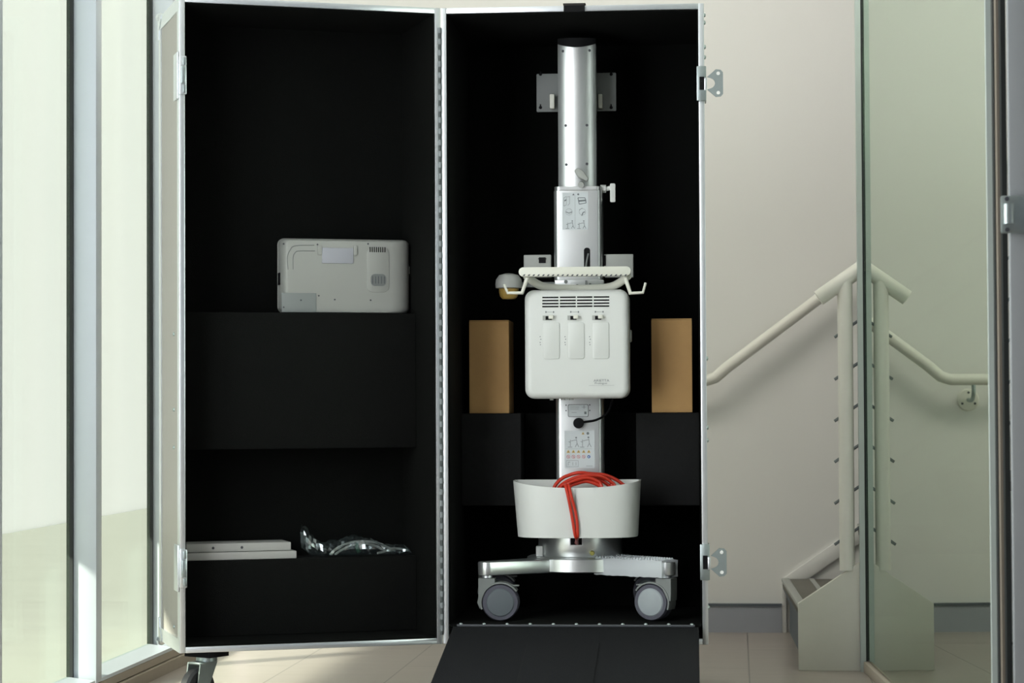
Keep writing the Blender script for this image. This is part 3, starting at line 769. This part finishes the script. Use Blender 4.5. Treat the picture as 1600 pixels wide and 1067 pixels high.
def cart_caster(uc, vc, su, rot, mthub):
    """twin-wheel caster: stem on the leg, housing, wheel facing the front; su = side of the stem"""
    rw = K(811, 945, .08)[0] - K(782, 945, .08)[0]
    wz = zfl + rw + .0005
    wo = -su * (rw * .74)      # wheel centre from the stem
    rm = Matrix.Translation((uc, vc, 0)) @ Matrix.Rotation(rot, 4, 'Z')
    m = MB().cyl((0, 0, zleg0 - .006), (0, 0, zleg0 - .0005), .014, 20)
    stem = P('caster', m.xf(rm), M['alu'])
    # housing: stem collar and a fender that hugs the wheel
    ro = rw * 1.10; ri = rw * 1.015
    pts = []
    a0, a1 = (R(200), R(35)) if su < 0 else (R(-20), R(145))
    n_ = 18
    for k in range(n_ + 1):
        an = a0 + (a1 - a0) * k / n_; pts.append((wo + ro * math.cos(an), wz + ro * math.sin(an)))
    for k in range(n_ + 1):
        an = a1 + (a0 - a1) * k / n_; pts.append((wo + ri * math.cos(an), wz + ri * math.sin(an)))
    m = MB().prism(pts, -.021, .021)
    m.prism([(-.021, zleg0 - .007), (.021, zleg0 - .007), (.021 if su > 0 else .010, wz + rw * .55), (su * .020, wz + rw * .1), (su * .012, wz + rw * .15), (-su * .004, wz + rw * .80), (-su * .021, wz + rw * 1.04)] if su > 0 else
            [(.021, zleg0 - .007), (-.021, zleg0 - .007), (-.021, wz + rw * .30), (-.024, wz), (-.017, wz - rw * .35), (-.014, wz + rw * .1), (.000, wz + rw * .75), (.021, wz + rw * 1.04)], -.019, .019)
    P('housing', m.xf(rm), M['grey'], stem)
    m = MB()
    for v0 in (-.021, .004):
        m.lathe([(rw * .72, v0), (rw * .93, v0), (rw, v0 + .006), (rw, v0 + .011), (rw * .93, v0 + .017), (rw * .72, v0 + .017)], (wo, 0, wz), 'v', 44)
    P('tyre', m.xf(rm), M['tyre'], stem)
    m = MB().lathe([(rw * .2, -.0245), (rw * .70, -.0235), (rw * .765, -.0205), (rw * .765, .020)], (wo, 0, wz), 'v', 44)
    P('hub_cap', m.xf(rm), mthub, stem)
    m = MB().box(wo - su * rw * .55, wo - su * rw * 1.0, -.006, .010, wz + rw * .84, wz + rw * .93, .002)
    P('brake_tab', m.xf(rm), M['grey'], stem)
cart_caster(lcu, .100, -1, R(0), M['hub'])
cart_caster(rcu, .100, 1, R(-24), M['hubs'])
cart_caster(lcu - .030, .42, -1, 0, M['hub'])
cart_caster(rcu - .012, .42, 1, R(-24), M['hub'])

# --- basket
bzt = K(903, 749, .235)[1]; bzb = K(903, 838.5, .13)[1]
buL, buR = K(804.5, 752, .22)[0], K(1001.5, 750, .22)[0]
blL, blR = K(811, 835, .20)[0], K(997, 835, .20)[0]
def bask(z, inset=0.0, n=28):
    tt = (z - bzb) / (bzt - bzb)
    uL = blL + (buL - blL) * tt + inset; uR = blR + (buR - blR) * tt - inset
    c = (uL + uR) / 2; hw_ = (uR - uL) / 2; vb = 0.232 - inset; dep = 0.105 - inset
    pts = []
    for k in range(n + 1):
        an = math.pi + math.pi * k / n
        cx, sx = math.cos(an), math.sin(an)
        pts.append((c + hw_ * math.copysign(abs(cx) ** .55, cx), vb - .055 + dep * -abs(sx) ** .75 * 1.0 * 1 , z))
    pts = [(c - hw_, vb, z)] + pts + [(c + hw_, vb, z)]
    return pts
def rim_drop(p, top):
    c = (buL + buR) / 2; hw_ = (buR - buL) / 2
    if p[1] > .20: return 0
    q = 1 - min(1, abs(p[0] - c) / hw_) ** 2.2
    return .0165 * q * top
m = MB(); rings = []
for k in range(6):
    z = bzb + (bzt - bzb) * k / 5
    rings.append([(p[0], p[1], p[2] - rim_drop(p, k / 5)) for p in bask(z)])
for k in range(5, -1, -1):
    z = bzb + .006 + (bzt - bzb - .006) * k / 5
    rings.append([(p[0], p[1], p[2] - rim_drop(p, k / 5)) for p in bask(z, .0055)])
m.loft(rings)
P('basket', m, M['white'])

# --- columns
def col_profile(u0, u1, v0, v1, rf, rb=.006, n=6, bulge=0.0):
    pts = []
    for cx, cy, a0, r_ in ((u0 + rf, v0 + rf, 180, rf), (u1 - rf, v0 + rf, 270, rf), (u1 - rb, v1 - rb, 0, rb), (u0 + rb, v1 - rb, 90, rb)):
        for k in range(n + 1):
            an = R(a0 + 90 * k / n); pts.append((cx + r_ * math.cos(an), cy + r_ * math.sin(an)))
    return pts
cvf = .240
lu0, lu1 = K(869, 690, cvf + .01)[0], K(943, 690, cvf + .01)[0]
su0_, su1_ = K(865.5, 340, cvf + .01)[0], K(941, 340, cvf + .01)[0]
z_s1 = K(903, 291, cvf)[1]; z_col0 = zd1 - .002; z_mid = K(903, 560, cvf)[1]
lowc = P('lower_column', MB().prism(col_profile(lu0, lu1, cvf, cvf + .085, .014), zd1 + .0005, z_mid, axis='z'), M['silver'])
slv = P('upper_column', MB().prism(col_profile(su0_, su1_, cvf, cvf + .085, .014), z_mid + .0005, z_s1 - .011, axis='z'), M['silver'])
P('collar', MB().prism(col_profile(su0_ + .0015, su1_ - .0015, cvf + .0005, cvf + .084, .014), z_s1 - .0105, z_s1, .0015, axis='z'), M['silver'], slv)
# mast with scooped black cap
mu0, mu1 = K(871.5, 150, cvf + .015)[0], K(931, 150, cvf + .015)[0]
mc = (mu0 + mu1) / 2; mh = (mu1 - mu0) / 2
z_cap = K(900, 74, cvf + .01)[1]; z_top = K(900, 59, cvf + .01)[1]
MR = mh * 1.75
def mast_y(x): return MR - math.sqrt(MR * MR - min(abs(x), mh) ** 2)
def mast_pts(n=22):
    pts = []
    for k in range(n + 1):
        x = -1 + 2 * k / n
        pts.append((mc + mh * x, cvf + .008 + mast_y(mh * x)))
    return pts + [(mu1, cvf + .080), (mu0, cvf + .080)]
scoop = lambda x: .011 * min(1.0, abs((x - mc) / mh)) ** 2
pp = mast_pts()
P('mast', MB().loft([[(x, y, z_s1 + .0005) for x, y in pp], [(x, y, z_cap + scoop(x)) for x, y in pp]]), M['silver'])
P('mast_cap', MB().loft([[(x, y, z_cap + .0004 + scoop(x)) for x, y in pp], [(x, y, z_top) for x, y in pp]]), M['black'])
for px, py in ((879.5, 79.5), (921, 78.5), (884, 196), (917, 195.5), (885, 257), (917, 256)):
    x, z = K(px, py, cvf + .01)
    fv = cvf + .008 + mast_y(x - mc)
    P('screw', MB().cyl((x, fv - .0012, z), (x, fv + .003, z), .0036, 14), M['dgrey'])
# levers where mast and column meet
a = K(899, 264, .23); b = K(919, 281, .23)
m = MB().prism([(K(897, 267, .23)), (K(903, 262, .23)), (K(912, 268, .23)), (K(920, 279, .23)), (K(917, 284, .23)), (K(902, 276, .23))], .222, .240, .003)
m.cyl((K(908, 284, .235)[0], .225, z_s1 + .002), (K(908, 284, .235)[0], .246, z_s1 + .006), .008, 16)
P('release_lever', m, M['lgrey'])
m = MB()
p0 = K(938, 295, .27); p1 = K(947, 295, .27); p2_ = K(957, 293, .27)
m.cyl((p0[0], .27, p0[1]), (p1[0], .27, p1[1]), .0105, 6)
m.cyl((p1[0], .27, p1[1]), (p2_[0], .27, p2_[1]), .006, 14)
q0_ = K(953.5, 316, .27); q1_ = K(961.5, 287, .27)
m.prism(rrect(q0_[0], q1_[0], q0_[1], q1_[1], .003), .262, .278, .002)
P('clamp_lever', m, M['white'])

# cable slot near the foot of the upper column
a = K(912.5, 425, cvf); b = K(922, 387, cvf)
slo = P('cable_slot', MB().prism(rrect(a[0], b[0], a[1], b[1], .0070), cvf - .0012, cvf + .001), M['black'], slv)
P('slot_cable', MB().tube([(K(914.5, 425, cvf)[0], cvf - .003, a[1]), (K(917, 408, cvf)[0], cvf - .003, K(917, 408, cvf)[1]), (K(919.5, 396, cvf)[0], cvf - .0025, K(919, 396, cvf)[1])], .0026, 10, smooth=4), M['grey'], slo)

# printed sheet on the upper column
pvp = cvf - .0006
def ln(m, pts, wd=.0008, v=None):
    v = pvp if v is None else v
    for (x0, z0), (x1, z1) in zip(pts[:-1], pts[1:]):
        dx, dz = x1 - x0, z1 - z0; L_ = math.hypot(dx, dz) or 1e-6; nx, nz = -dz / L_ * wd / 2, dx / L_ * wd / 2
        m.prism([(x0 + nx, z0 + nz), (x1 + nx, z1 + nz), (x1 - nx, z1 - nz), (x0 - nx, z0 - nz)], v - .0003, v + .0004)
a = K(879, 359, cvf); b = K(919, 300.5, cvf)
shp = P('sticker', MB().box(a[0], b[0], pvp + .0001, pvp + .0012, a[1], b[1]), M['sticker'], slv)
m = MB()
kk = lambda px, py: K(px, py, cvf)
def person(m, x, y, s=1.0, fl=1):
    """small pictogram: someone leaning on a cart"""
    for seg_ in (((x + 6*fl*s, y - 13*s), (x + 7*fl*s, y - 6*s), (x + 10*fl*s, y)), ((x + 7*fl*s, y - 6*s), (x + 4*fl*s, y)), ((x + 6*fl*s, y - 12*s), (x - 3*fl*s, y - 10*s)),
                 ((x - 4*fl*s, y - 12*s), (x - 4*fl*s, y - 1*s)), ((x - 8*fl*s, y), (x - 1*fl*s, y)), ((x - 4*fl*s, y - 8*s), (x - 7*fl*s, y - 9*s))):
        ln(m, [kk(*q) for q in seg_], .0012)
    c = kk(x + 5.5*fl*s, y - 15.5*s); m.prism(disc_pts(c[0], c[1], .0024*s, 10), pvp - .0003, pvp + .0004)
person(m, 890, 357, .75); person(m, 908, 357, .75)
ln(m, [kk(881, 322), kk(881, 309), kk(885, 307), kk(885, 320), kk(881, 322)]); ln(m, [kk(886, 308), kk(890, 307), kk(890, 318), kk(887, 321)]); ln(m, [kk(882, 314), kk(885, 312)], .003)
ln(m, [kk(903, 309), kk(914, 309), kk(916, 317), kk(905, 319), kk(903, 309)], .002); ln(m, [kk(904, 314), kk(916, 313)], .0045)
for cx, cy, r_ in ((889, 331, .0085), (910, 331, .0085)):
    c = kk(cx, cy); pts = disc_pts(c[0], c[1], r_, 20); ln(m, pts + pts[:1], .0006)
ln(m, [kk(884, 331), kk(889, 333), kk(894, 331)], .002); ln(m, [kk(905, 328), kk(910, 325)], .0012); ln(m, [kk(909, 337), kk(911, 332), kk(914, 331)], .0026)
ln(m, [kk(898.5, 305), kk(898.5, 357)], .0004)
P('pictograms', m, M['ink'], slv)
c = kk(896, 303.6); P('warning_triangle', MB().prism([(c[0] - .003, c[1] - .0025), (c[0] + .003, c[1] - .0025), (c[0], c[1] + .003)], pvp - .0003, pvp + .0004), M['ink'], slv)
c = kk(903.5, 303.6); P('notice_disc', MB().prism(disc_pts(c[0], c[1], .0026, 12), pvp - .0003, pvp + .0004), M['ink'], slv)
# prints on the lower column
a = K(882.5, 731, cvf); b = K(929, 672.5, cvf)
P('sticker', MB().box(a[0], b[0], pvp + .0001, pvp + .0012, a[1], b[1]), M['sticker'], lowc)
m = MB(); person(m, 895, 698.5, .95); person(m, 914, 698.5, .98)
ln(m, [kk(884, 701), kk(925, 701)], .0004)
a = kk(885, 729); b = kk(903.5, 719.5)
ln(m, [a, (b[0], a[1]), b, (a[0], b[1]), a], .0006); ln(m, [kk(888, 727), kk(888, 722), kk(891, 722)], .0009); ln(m, [kk(895, 727), kk(895, 722)], .0009); ln(m, [kk(900, 727), kk(900, 722)], .0009)
ln(m, [kk(916, 728), kk(926, 728)], .0008)
P('pictograms', m, M['ink'], lowc)
for k in range(6):
    px, py = ((888 + 8 * k, 705.3) if k < 5 else (911, 677))
    c = kk(px, py); s_ = .0046 if k < 5 else .0038
    w_ = P('warning_triangle', MB().prism([(c[0] - s_, c[1] - s_ * .75), (c[0] + s_, c[1] - s_ * .75), (c[0], c[1] + s_ * .95)], pvp - .0003, pvp + .0004), M['yellow'], lowc, label='small yellow warning triangle')
    P('warning_mark', MB().prism([(c[0] - s_ * .4, c[1] - s_ * .5), (c[0] + s_ * .4, c[1] - s_ * .5), (c[0], c[1] + s_ * .45)], pvp - .0006, pvp - .0002), M['ink'], lowc)
for k in range(5):
    c = kk(888 + 8 * k, 713.5)
    r_ = .0042; pts = disc_pts(c[0], c[1], r_, 16); m = MB()
    if k < 4: ln(m, pts + pts[:1], .0011); ln(m, [(c[0] - r_ * .7, c[1] + r_ * .7), (c[0] + r_ * .7, c[1] - r_ * .7)], .0010); ln(m, [(c[0], c[1] - r_*.5), (c[0] + r_*.3, c[1] + r_*.4)], .0012)
    else: m.prism(pts, pvp - .0003, pvp + .0004)
    P('prohibition_sign' if k < 4 else 'mandatory_sign', m, M['redp'] if k < 4 else M['bluep'], lowc)
    if k == 4: P('sign_mark', MB().prism(disc_pts(c[0] - .0004, c[1] - .0002, .0018, 8), pvp - .0006, pvp - .0002), M['sticker'], lowc)
c = kk(918.5, 677); P('notice_disc', MB().prism(disc_pts(c[0], c[1], .0036, 14), pvp - .0003, pvp + .0004), M['ink'], lowc)
# rating plate
a = kk(887.5, 651.5); b = kk(919.5, 631.5)
pl = P('rating_plate', MB().prism(rrect(a[0], b[0], a[1], b[1], .004), pvp - .0008, pvp + .0006), M['dgrey'], lowc, label='rating plate with a black outline')
P('plate_face', MB().prism(rrect(a[0] + .0014, b[0] - .0014, a[1] + .0014, b[1] - .0014, .003), pvp - .0014, pvp - .0007), M['sticker'], lowc)
m = MB()
for yy, xa, xb in ((636, 891, 905), (639, 891, 904), (644.5, 893, 901), (636, 909, 916)):
    ln(m, [kk(xa, yy), kk(xb, yy)], .0007, pvp - .0016)
c0 = kk(913, 647); c1 = kk(916.5, 643); m.box(c0[0], c1[0], pvp - .0019, pvp - .0013, c0[1], c1[1]); ln(m, [kk(912.5, 633), kk(912.5, 638.5)], .0012, pvp - .0016)
P('plate_print', m, M['ink'], lowc)
for px, py in ((884.5, 633), (921.5, 632.5), (884.5, 641.5), (921.5, 641.3)):
    c = kk(px, py); P('screw', MB().cyl((c[0], cvf - .0015, c[1]), (c[0], cvf + .001, c[1]), .0018, 10), M['dgrey'], lowc)

# --- side brackets, mounting plate behind the mast
for (x0, y0, x1, y1, side) in ((818.5, 416, 861, 398, 0), (944, 416, 989.5, 397, 1)):
    a = K(x0, y0, .27); b = K(x1, y1, .27)
    br = P('side_bracket', MB().box(a[0], b[0], .265, .30, a[1] - .03, b[1], .002), M['lgrey'])
    if side == 0:
        c0 = K(842, 411, .265); c1 = K(852.5, 402, .265)
        P('bracket_slot', MB().box(c0[0], c1[0], .2630, .2655, c0[1], c1[1]).box(c0[0] - .002, c1[0] + .002, .262, .2645, c1[1] - .005, c1[1] - .003), M['black'], br)
    else:
        c0 = K(943.5, 415, .265); c1 = K(946.5, 399, .265)
        P('bracket_slot', MB().box(c0[0], c1[0], .263, .2655, c0[1], c1[1]), M['black'], br)
a = K(838.5, 175, .36); b = K(962.5, 113.5, .36)
mp_ = P('mounting_plate', MB().prism(rrect(a[0], b[0], a[1], b[1], .003), .36, .3635, .0005), M['grey'])
P('plate_arm', MB().box(mc - .02, mc + .02, cvf + .0805, .3595, a[1] + .03, b[1] - .03), M['black'], mp_)
for px, py in ((844.5, 116), (844.5, 168), (955, 116), (955, 168)):
    c = K(px, py, .36); P('keyhole', MB().prism(disc_pts(c[0], c[1], .0045, 12), .3590, .3601).box(c[0] - .0018, c[0] + .0018, .3590, .3601, c[1], c[1] + .009), M['black'], mp_)
for x0, x1 in ((859, 866.5), (934.5, 941.5)):
    a = K(x0, 170, .34); b = K(x1, 147, .34)
    P('plate_tab', MB().box(a[0], b[0], .335, .3595, a[1], b[1], .003), M['cream'], mp_, label='short white tab')

# --- cup at the left of the handle
cu, cz = K(795, 450, .22)
s_px = K(796, 450, .22)[0] - cu
P('cup', MB().lathe([(12*s_px, -1*s_px), (20.5*s_px, 0), (21*s_px, 6*s_px), (20*s_px, 13*s_px), (15*s_px, 20*s_px), (6*s_px, 22.5*s_px), (1*s_px, 23*s_px)], (cu, .22, cz), 'z', 32), M['lgrey'])
P('cup_bottom', MB().lathe([(4*s_px, -17.5*s_px), (10*s_px, -17*s_px), (14*s_px, -13*s_px), (15.5*s_px, -5*s_px), (15.5*s_px, -1.2*s_px)], (cu, .22, cz), 'z', 32), M['amber'], label='amber underside')
P('cup_arm', MB().box(cu, su0_ + .002, .255, .270, cz + 2*s_px, cz + 10*s_px, .002), M['grey'])

# --- handle
hv = .085
a = K(810.5, 432, hv); b = K(985.5, 416, hv)
hz0, hz1 = a[1], b[1]
m = MB().prism(rrect(a[0], b[0], hz0, hz1, .0115, 6), hv, hv + .030, .003)
hd = P('handle', m, M['cream'])
m = MB()
for k in range(22):
    px = 816.5 + 7.55 * k
    m.prism([K(px, 431.2, hv), K(px + 3, 431.2, hv), K(px + 4.6, 428.6, hv), K(px + 2.2, 428.6, hv)], hv - .0006, hv + .0006)
P('grip_notches', m, M['dgrey'], hd)
lp = [(823, 434, .115), (835, 444, .14), (850, 451, .165), (875, 453.5, .19), (903, 454, .20), (930, 453.5, .19), (954, 451, .165), (969, 444, .14), (981, 434, .115)]
path = [(K(x, y, v)[0], v, K(x, y, v)[1] + .005) for x, y, v in lp]
P('handle_loop', MB().tube(path, .0105, 14, smooth=5), M['cream'], hd)
a = K(866, 452, .19); b = K(943, 434, .19)
P('handle_bracket', MB().box(a[0], b[0], .205, cvf - .001, a[1] - .01, b[1] - .004, .002), M['silver'], hd)
x, z = K(884, 440, .2); P('bracket_screw', MB().cyl((x, .2035, z), (x, .207, z), .0048, 16), M['grey'], hd)
m = MB()
for px, h_ in ((902, 6), (910, 4), (916, 12), (922, 8), (930, 5)):
    c0 = K(px - 1.6, 450, .2); c1 = K(px + 1.6, 450 - h_, .2); m.box(c0[0], c1[0], .198, .2045, c0[1], c1[1], .0005)
c0 = K(898, 452, .2); c1 = K(936, 447, .2); m.box(c0[0], c1[0], .196, .2045, c0[1], c1[1], .001)
P('bracket_clips', m, M['grey'], hd)
for pts in (((823.5, 434), (815.5, 457.5), (793, 457.5), (787.5, 444)), ((977, 434), (985, 458), (1004.5, 457), (1008.8, 441.5))):
    pth = [(K(x, y, hv)[0], hv + .004, K(x, y, hv)[1]) for x, y in pts]
    P('hook', MB().tube(pth, [.0055, .0052, .0040, .0034], 12), M['cream'], hd)

# --- the unit
uv = .115
a = K(821.5, 623, uv + .03); b = K(982.5, 452.5, uv + .03)
U0, U1, Z0, Z1 = a[0], b[0], a[1], b[1]
un = P('unit', MB().prism(rrect(U0, U1, Z0, Z1, .024, 7), uv, cvf - .0015, bevf=.0165, seg=5), M['white'])
q = lambda px, py: K(px, py, uv)
m = MB()
for yy in (464.3, 469.2, 474.0, 478.6):
    for x0, x1 in ((847.3, 872.7), (874.8, 899.7), (901.6, 925.7), (927.6, 952)):
        a = q(x0, yy + 1.2 - (x0 - 900) * .009); b = q(x1, yy - 1.2 - (x1 - 900) * .009)
        zc = (a[1] + b[1]) / 2; m.box(a[0], b[0], uv - .0005, uv + .001, zc - .0019, zc + .0019)
P('vent', m, M['black'], un)
for k, x in enumerate((848, 886.8, 925.3)):
    yo = -.2 * k
    a = q(x + 1, 561 + yo); b = q(x + 26, 503.5 + yo)
    P('port_cover', MB().prism(rrect(a[0], b[0], a[1], b[1], .006), uv - .0028, uv + .001, bevf=.001), M['white'], un)
    a = q(x, 500.5 + yo); b = q(x + 14, 493 + yo)
    sw = P('latch_plate', MB().box(a[0], b[0], uv - .0015, uv + .001, a[1], b[1]), M['lgrey'], un)
    a = q(x + 4.5, 499.8 + yo); b = q(x + 14, 494 + yo)
    P('latch_recess', MB().box(a[0], b[0], uv - .0022, uv - .0012, a[1], b[1]), M['black'], un)
    a = q(x + 9.5, 498.4 + yo); b = q(x + 17, 492.5 + yo)
    P('latch_slider', MB().box(a[0], b[0], uv - .015, uv - .0018, a[1], b[1], .001), M['cream'], un)
    m = MB(); A = q(x + 5, 487.5 + yo); B = q(x + 17, 487.5 + yo)
    ln(m, [A, B], .0007, uv - .0004)
    for c in (A, B): m.prism([(c[0] - .0015, c[1] - .0022), (c[0] + .0015, c[1] - .0022), (c[0] + .0015, c[1] + .0022), (c[0] - .0015, c[1] + .0022)], uv - .0006, uv + .0002)
    for yy in (526, 530, 535, 538.5):
        c = q(x - 5 + (yy % 3), yy); m.box(c[0] - .0012, c[0] + .0012, uv - .0006, uv + .0002, c[1] - .0011, c[1] + .0011)
    P('latch_print', m, M['ink'], un)
a = q(927.5, 596.4); b = q(952, 592.6)
P('lettering', text_mb('ARIETTA', a[0], uv - .0003, a[1], b[1] - a[1], b[0] - a[0]), M['ink'], un)
a = q(929.5, 601.0); b = q(948.5, 597.2)
P('lettering', text_mb('Prologue', a[0], uv - .0003, a[1], b[1] - a[1], b[0] - a[0]), M['ink'], un)
m = MB(); ln(m, [q(920, 602.2), q(960, 602)], .0004, uv - .0004); P('underline', m, M['ink'], un)
a = q(824, 478); P('side_slit', MB().box(U0 - .0008, U0 + .002, uv + .018, uv + .026, a[1], q(824, 465)[1]), M['dgrey'], un)
x, z = K(982, 525, uv + .06); P('side_knob', MB().cyl((U1 - .001, uv + .06, z), (U1 + .006, uv + .06, z), .016, 24, bev=.002), M['lgrey'], un)
m = MB()
for px, r_ in ((880, .006), (888, .005), (894, .004), (862, .005)):
    x = K(px, 622, uv + .03)[0]; m.cyl((x, uv + .03, Z0 - .004), (x, uv + .03, Z0 + .002), r_, 14)
P('bottom_feet', m, M['lgrey'], un)

# ------------------------------------------------------------------ black power cord plugged into the column
c = K(904, 661, cvf - .012)
pc = Thing('power_cord', CASE, (c[0], cvf - .012, c[1]), 'black round plug and cord in the lower column under the white unit', 'power cord')
pc.part('plug', MB().lathe([(.004, -.0215), (.0125, -.021), (.0138, -.018), (.0138, -.0005)], (c[0], cvf - .001, c[1]), 'v', 28), M['black'])
pth = [(904, 660.5), (915, 659), (930, 656.5), (943, 650), (951, 641), (955, 628), (956, 618)]
pc.part('cord', MB().tube([(K(x, y, cvf - .014)[0], cvf - .014 + .006 * k, K(x, y, cvf - .014)[1]) for k, (x, y) in enumerate(pth)], .0030, 12, smooth=5), M['black'])

# ------------------------------------------------------------------ red cable coiled in the basket
rc_ = Thing('red_cable', CASE, (UC, .17, bzb + .01), 'red electric cable coiled in the white basket, its end hanging over the front', 'cable')
cr = .0047
bc = (buL + buR) / 2
m = MB()
def KP(px, py, v): x, z = K(px, py, v); return (x, v, z)
rim_z = bzt
loops = [
    [(866, 762, .15), (876, 749, .16), (890, 742, .17), (905, 738.5, .17), (922, 740, .175), (944, 742, .18), (960, 748, .19), (972, 756, .195), (978, 764, .195), (960, 790, .15), (900, 795, .13), (868, 780, .14)],
    [(872, 764, .13), (884, 753, .14), (900, 746, .145), (918, 743, .15), (938, 744, .16), (952, 751, .17), (960, 762, .17), (940, 788, .13), (895, 792, .12), (872, 780, .12)],
    [(876, 763, .12), (888, 755, .125), (904, 749, .13), (916, 746.5, .135), (930, 750, .14), (940, 760, .14), (934, 784, .12), (895, 788, .115)],
    [(874, 764, .145), (890, 751, .15), (908, 744.5, .155), (926, 744, .16), (946, 748, .17), (956, 757, .175), (950, 785, .15), (890, 790, .14)],
    [(890, 762, .13), (903, 755, .135), (916, 752, .14), (928, 755, .14), (938, 763, .14), (925, 785, .125), (898, 786, .12)],
    [(880, 766, .155), (895, 756, .16), (912, 750.5, .165), (932, 749, .17), (948, 756, .175), (952, 766, .175), (930, 788, .15), (888, 790, .145)],
]
for lp in loops:
    m.tube([KP(*p) for p in lp], cr, 10, smooth=5, closed=True)
rc_.part('coil', m, M['red'])
fr = .0665
for (pts) in ([(884, 764, .100), (883, 757.5, .085), (884.5, 762, fr + .001), (888, 778, fr - .004), (891.5, 795, fr), (895, 815, fr), (898, 834, fr), (900.5, 841, fr + .012), (901.5, 845, .125), (902, 849, dvf(UC) - .006)],
              [(890, 762, .100), (888, 757, .085), (889.5, 762, fr + .001), (893, 777, fr - .004), (898, 795, fr), (901.5, 814, fr), (902.5, 833, fr), (902.5, 840, fr + .012), (901, 844, .125), (900, 848, dvf(UC) - .006)]):
    rc_.part('hanging_end', MB().tube([KP(*p) for p in pts], cr * .82, 10, smooth=6), M['red'])

# ------------------------------------------------------------------ bubble wrap round the right-hand base leg
c = Vector((UC, dv)); e_ = Vector((rcu, .105)); d = (e_ - c).normalized(); nrm = Vector((-d.y, d.x))
Lw = (e_ - c).length
m = MB(); rng = random.Random(8)
rings = []
NS = 26
for i in range(NS + 1):
    s = .10 + (Lw + .012 - .10) * i / NS
    wdt = .058 + (.024 - .058) * min(1, s / Lw) + .007
    ring = []
    for (a_, b_) in ((-1, -.15), (-1, .5), (-1, 1), (-.5, 1.06), (0, 1.08), (.5, 1.06), (1, 1), (1, .5), (1, -.15), (0, -.2)):
        p = c + d * s + nrm * (wdt * a_ + rng.uniform(-.0012, .0012))
        z = zleg0 + (zleg1 - zleg0) * b_ + (.004 if b_ >= 1 else 0) + rng.uniform(-.001, .001)
        ring.append((p.x, p.y, z))
    rings.append(ring)
m.loft(rings)
for i in range(22):
    for a_ in (-.9, -.45, 0, .45, .9):
        s = .105 + (Lw - .10) * (i + .5 * (abs(a_) == .45)) / 22; wdt = .058 + (.024 - .058) * min(1, s / Lw) + .006
        p = c + d * s + nrm * wdt * a_
        m.lathe([(.0036, 0), (.0032, .0022), (.0016, .0038), (.0004, .0042)], (p.x, p.y, zleg1 + .0045), 'z', 8)
bub = single('bubble_wrap', CASE, ((UC + rcu) / 2, .2, zleg0), m, M['bubble'], 'clear bubble wrap around the right leg of the cart base', 'bubble wrap')
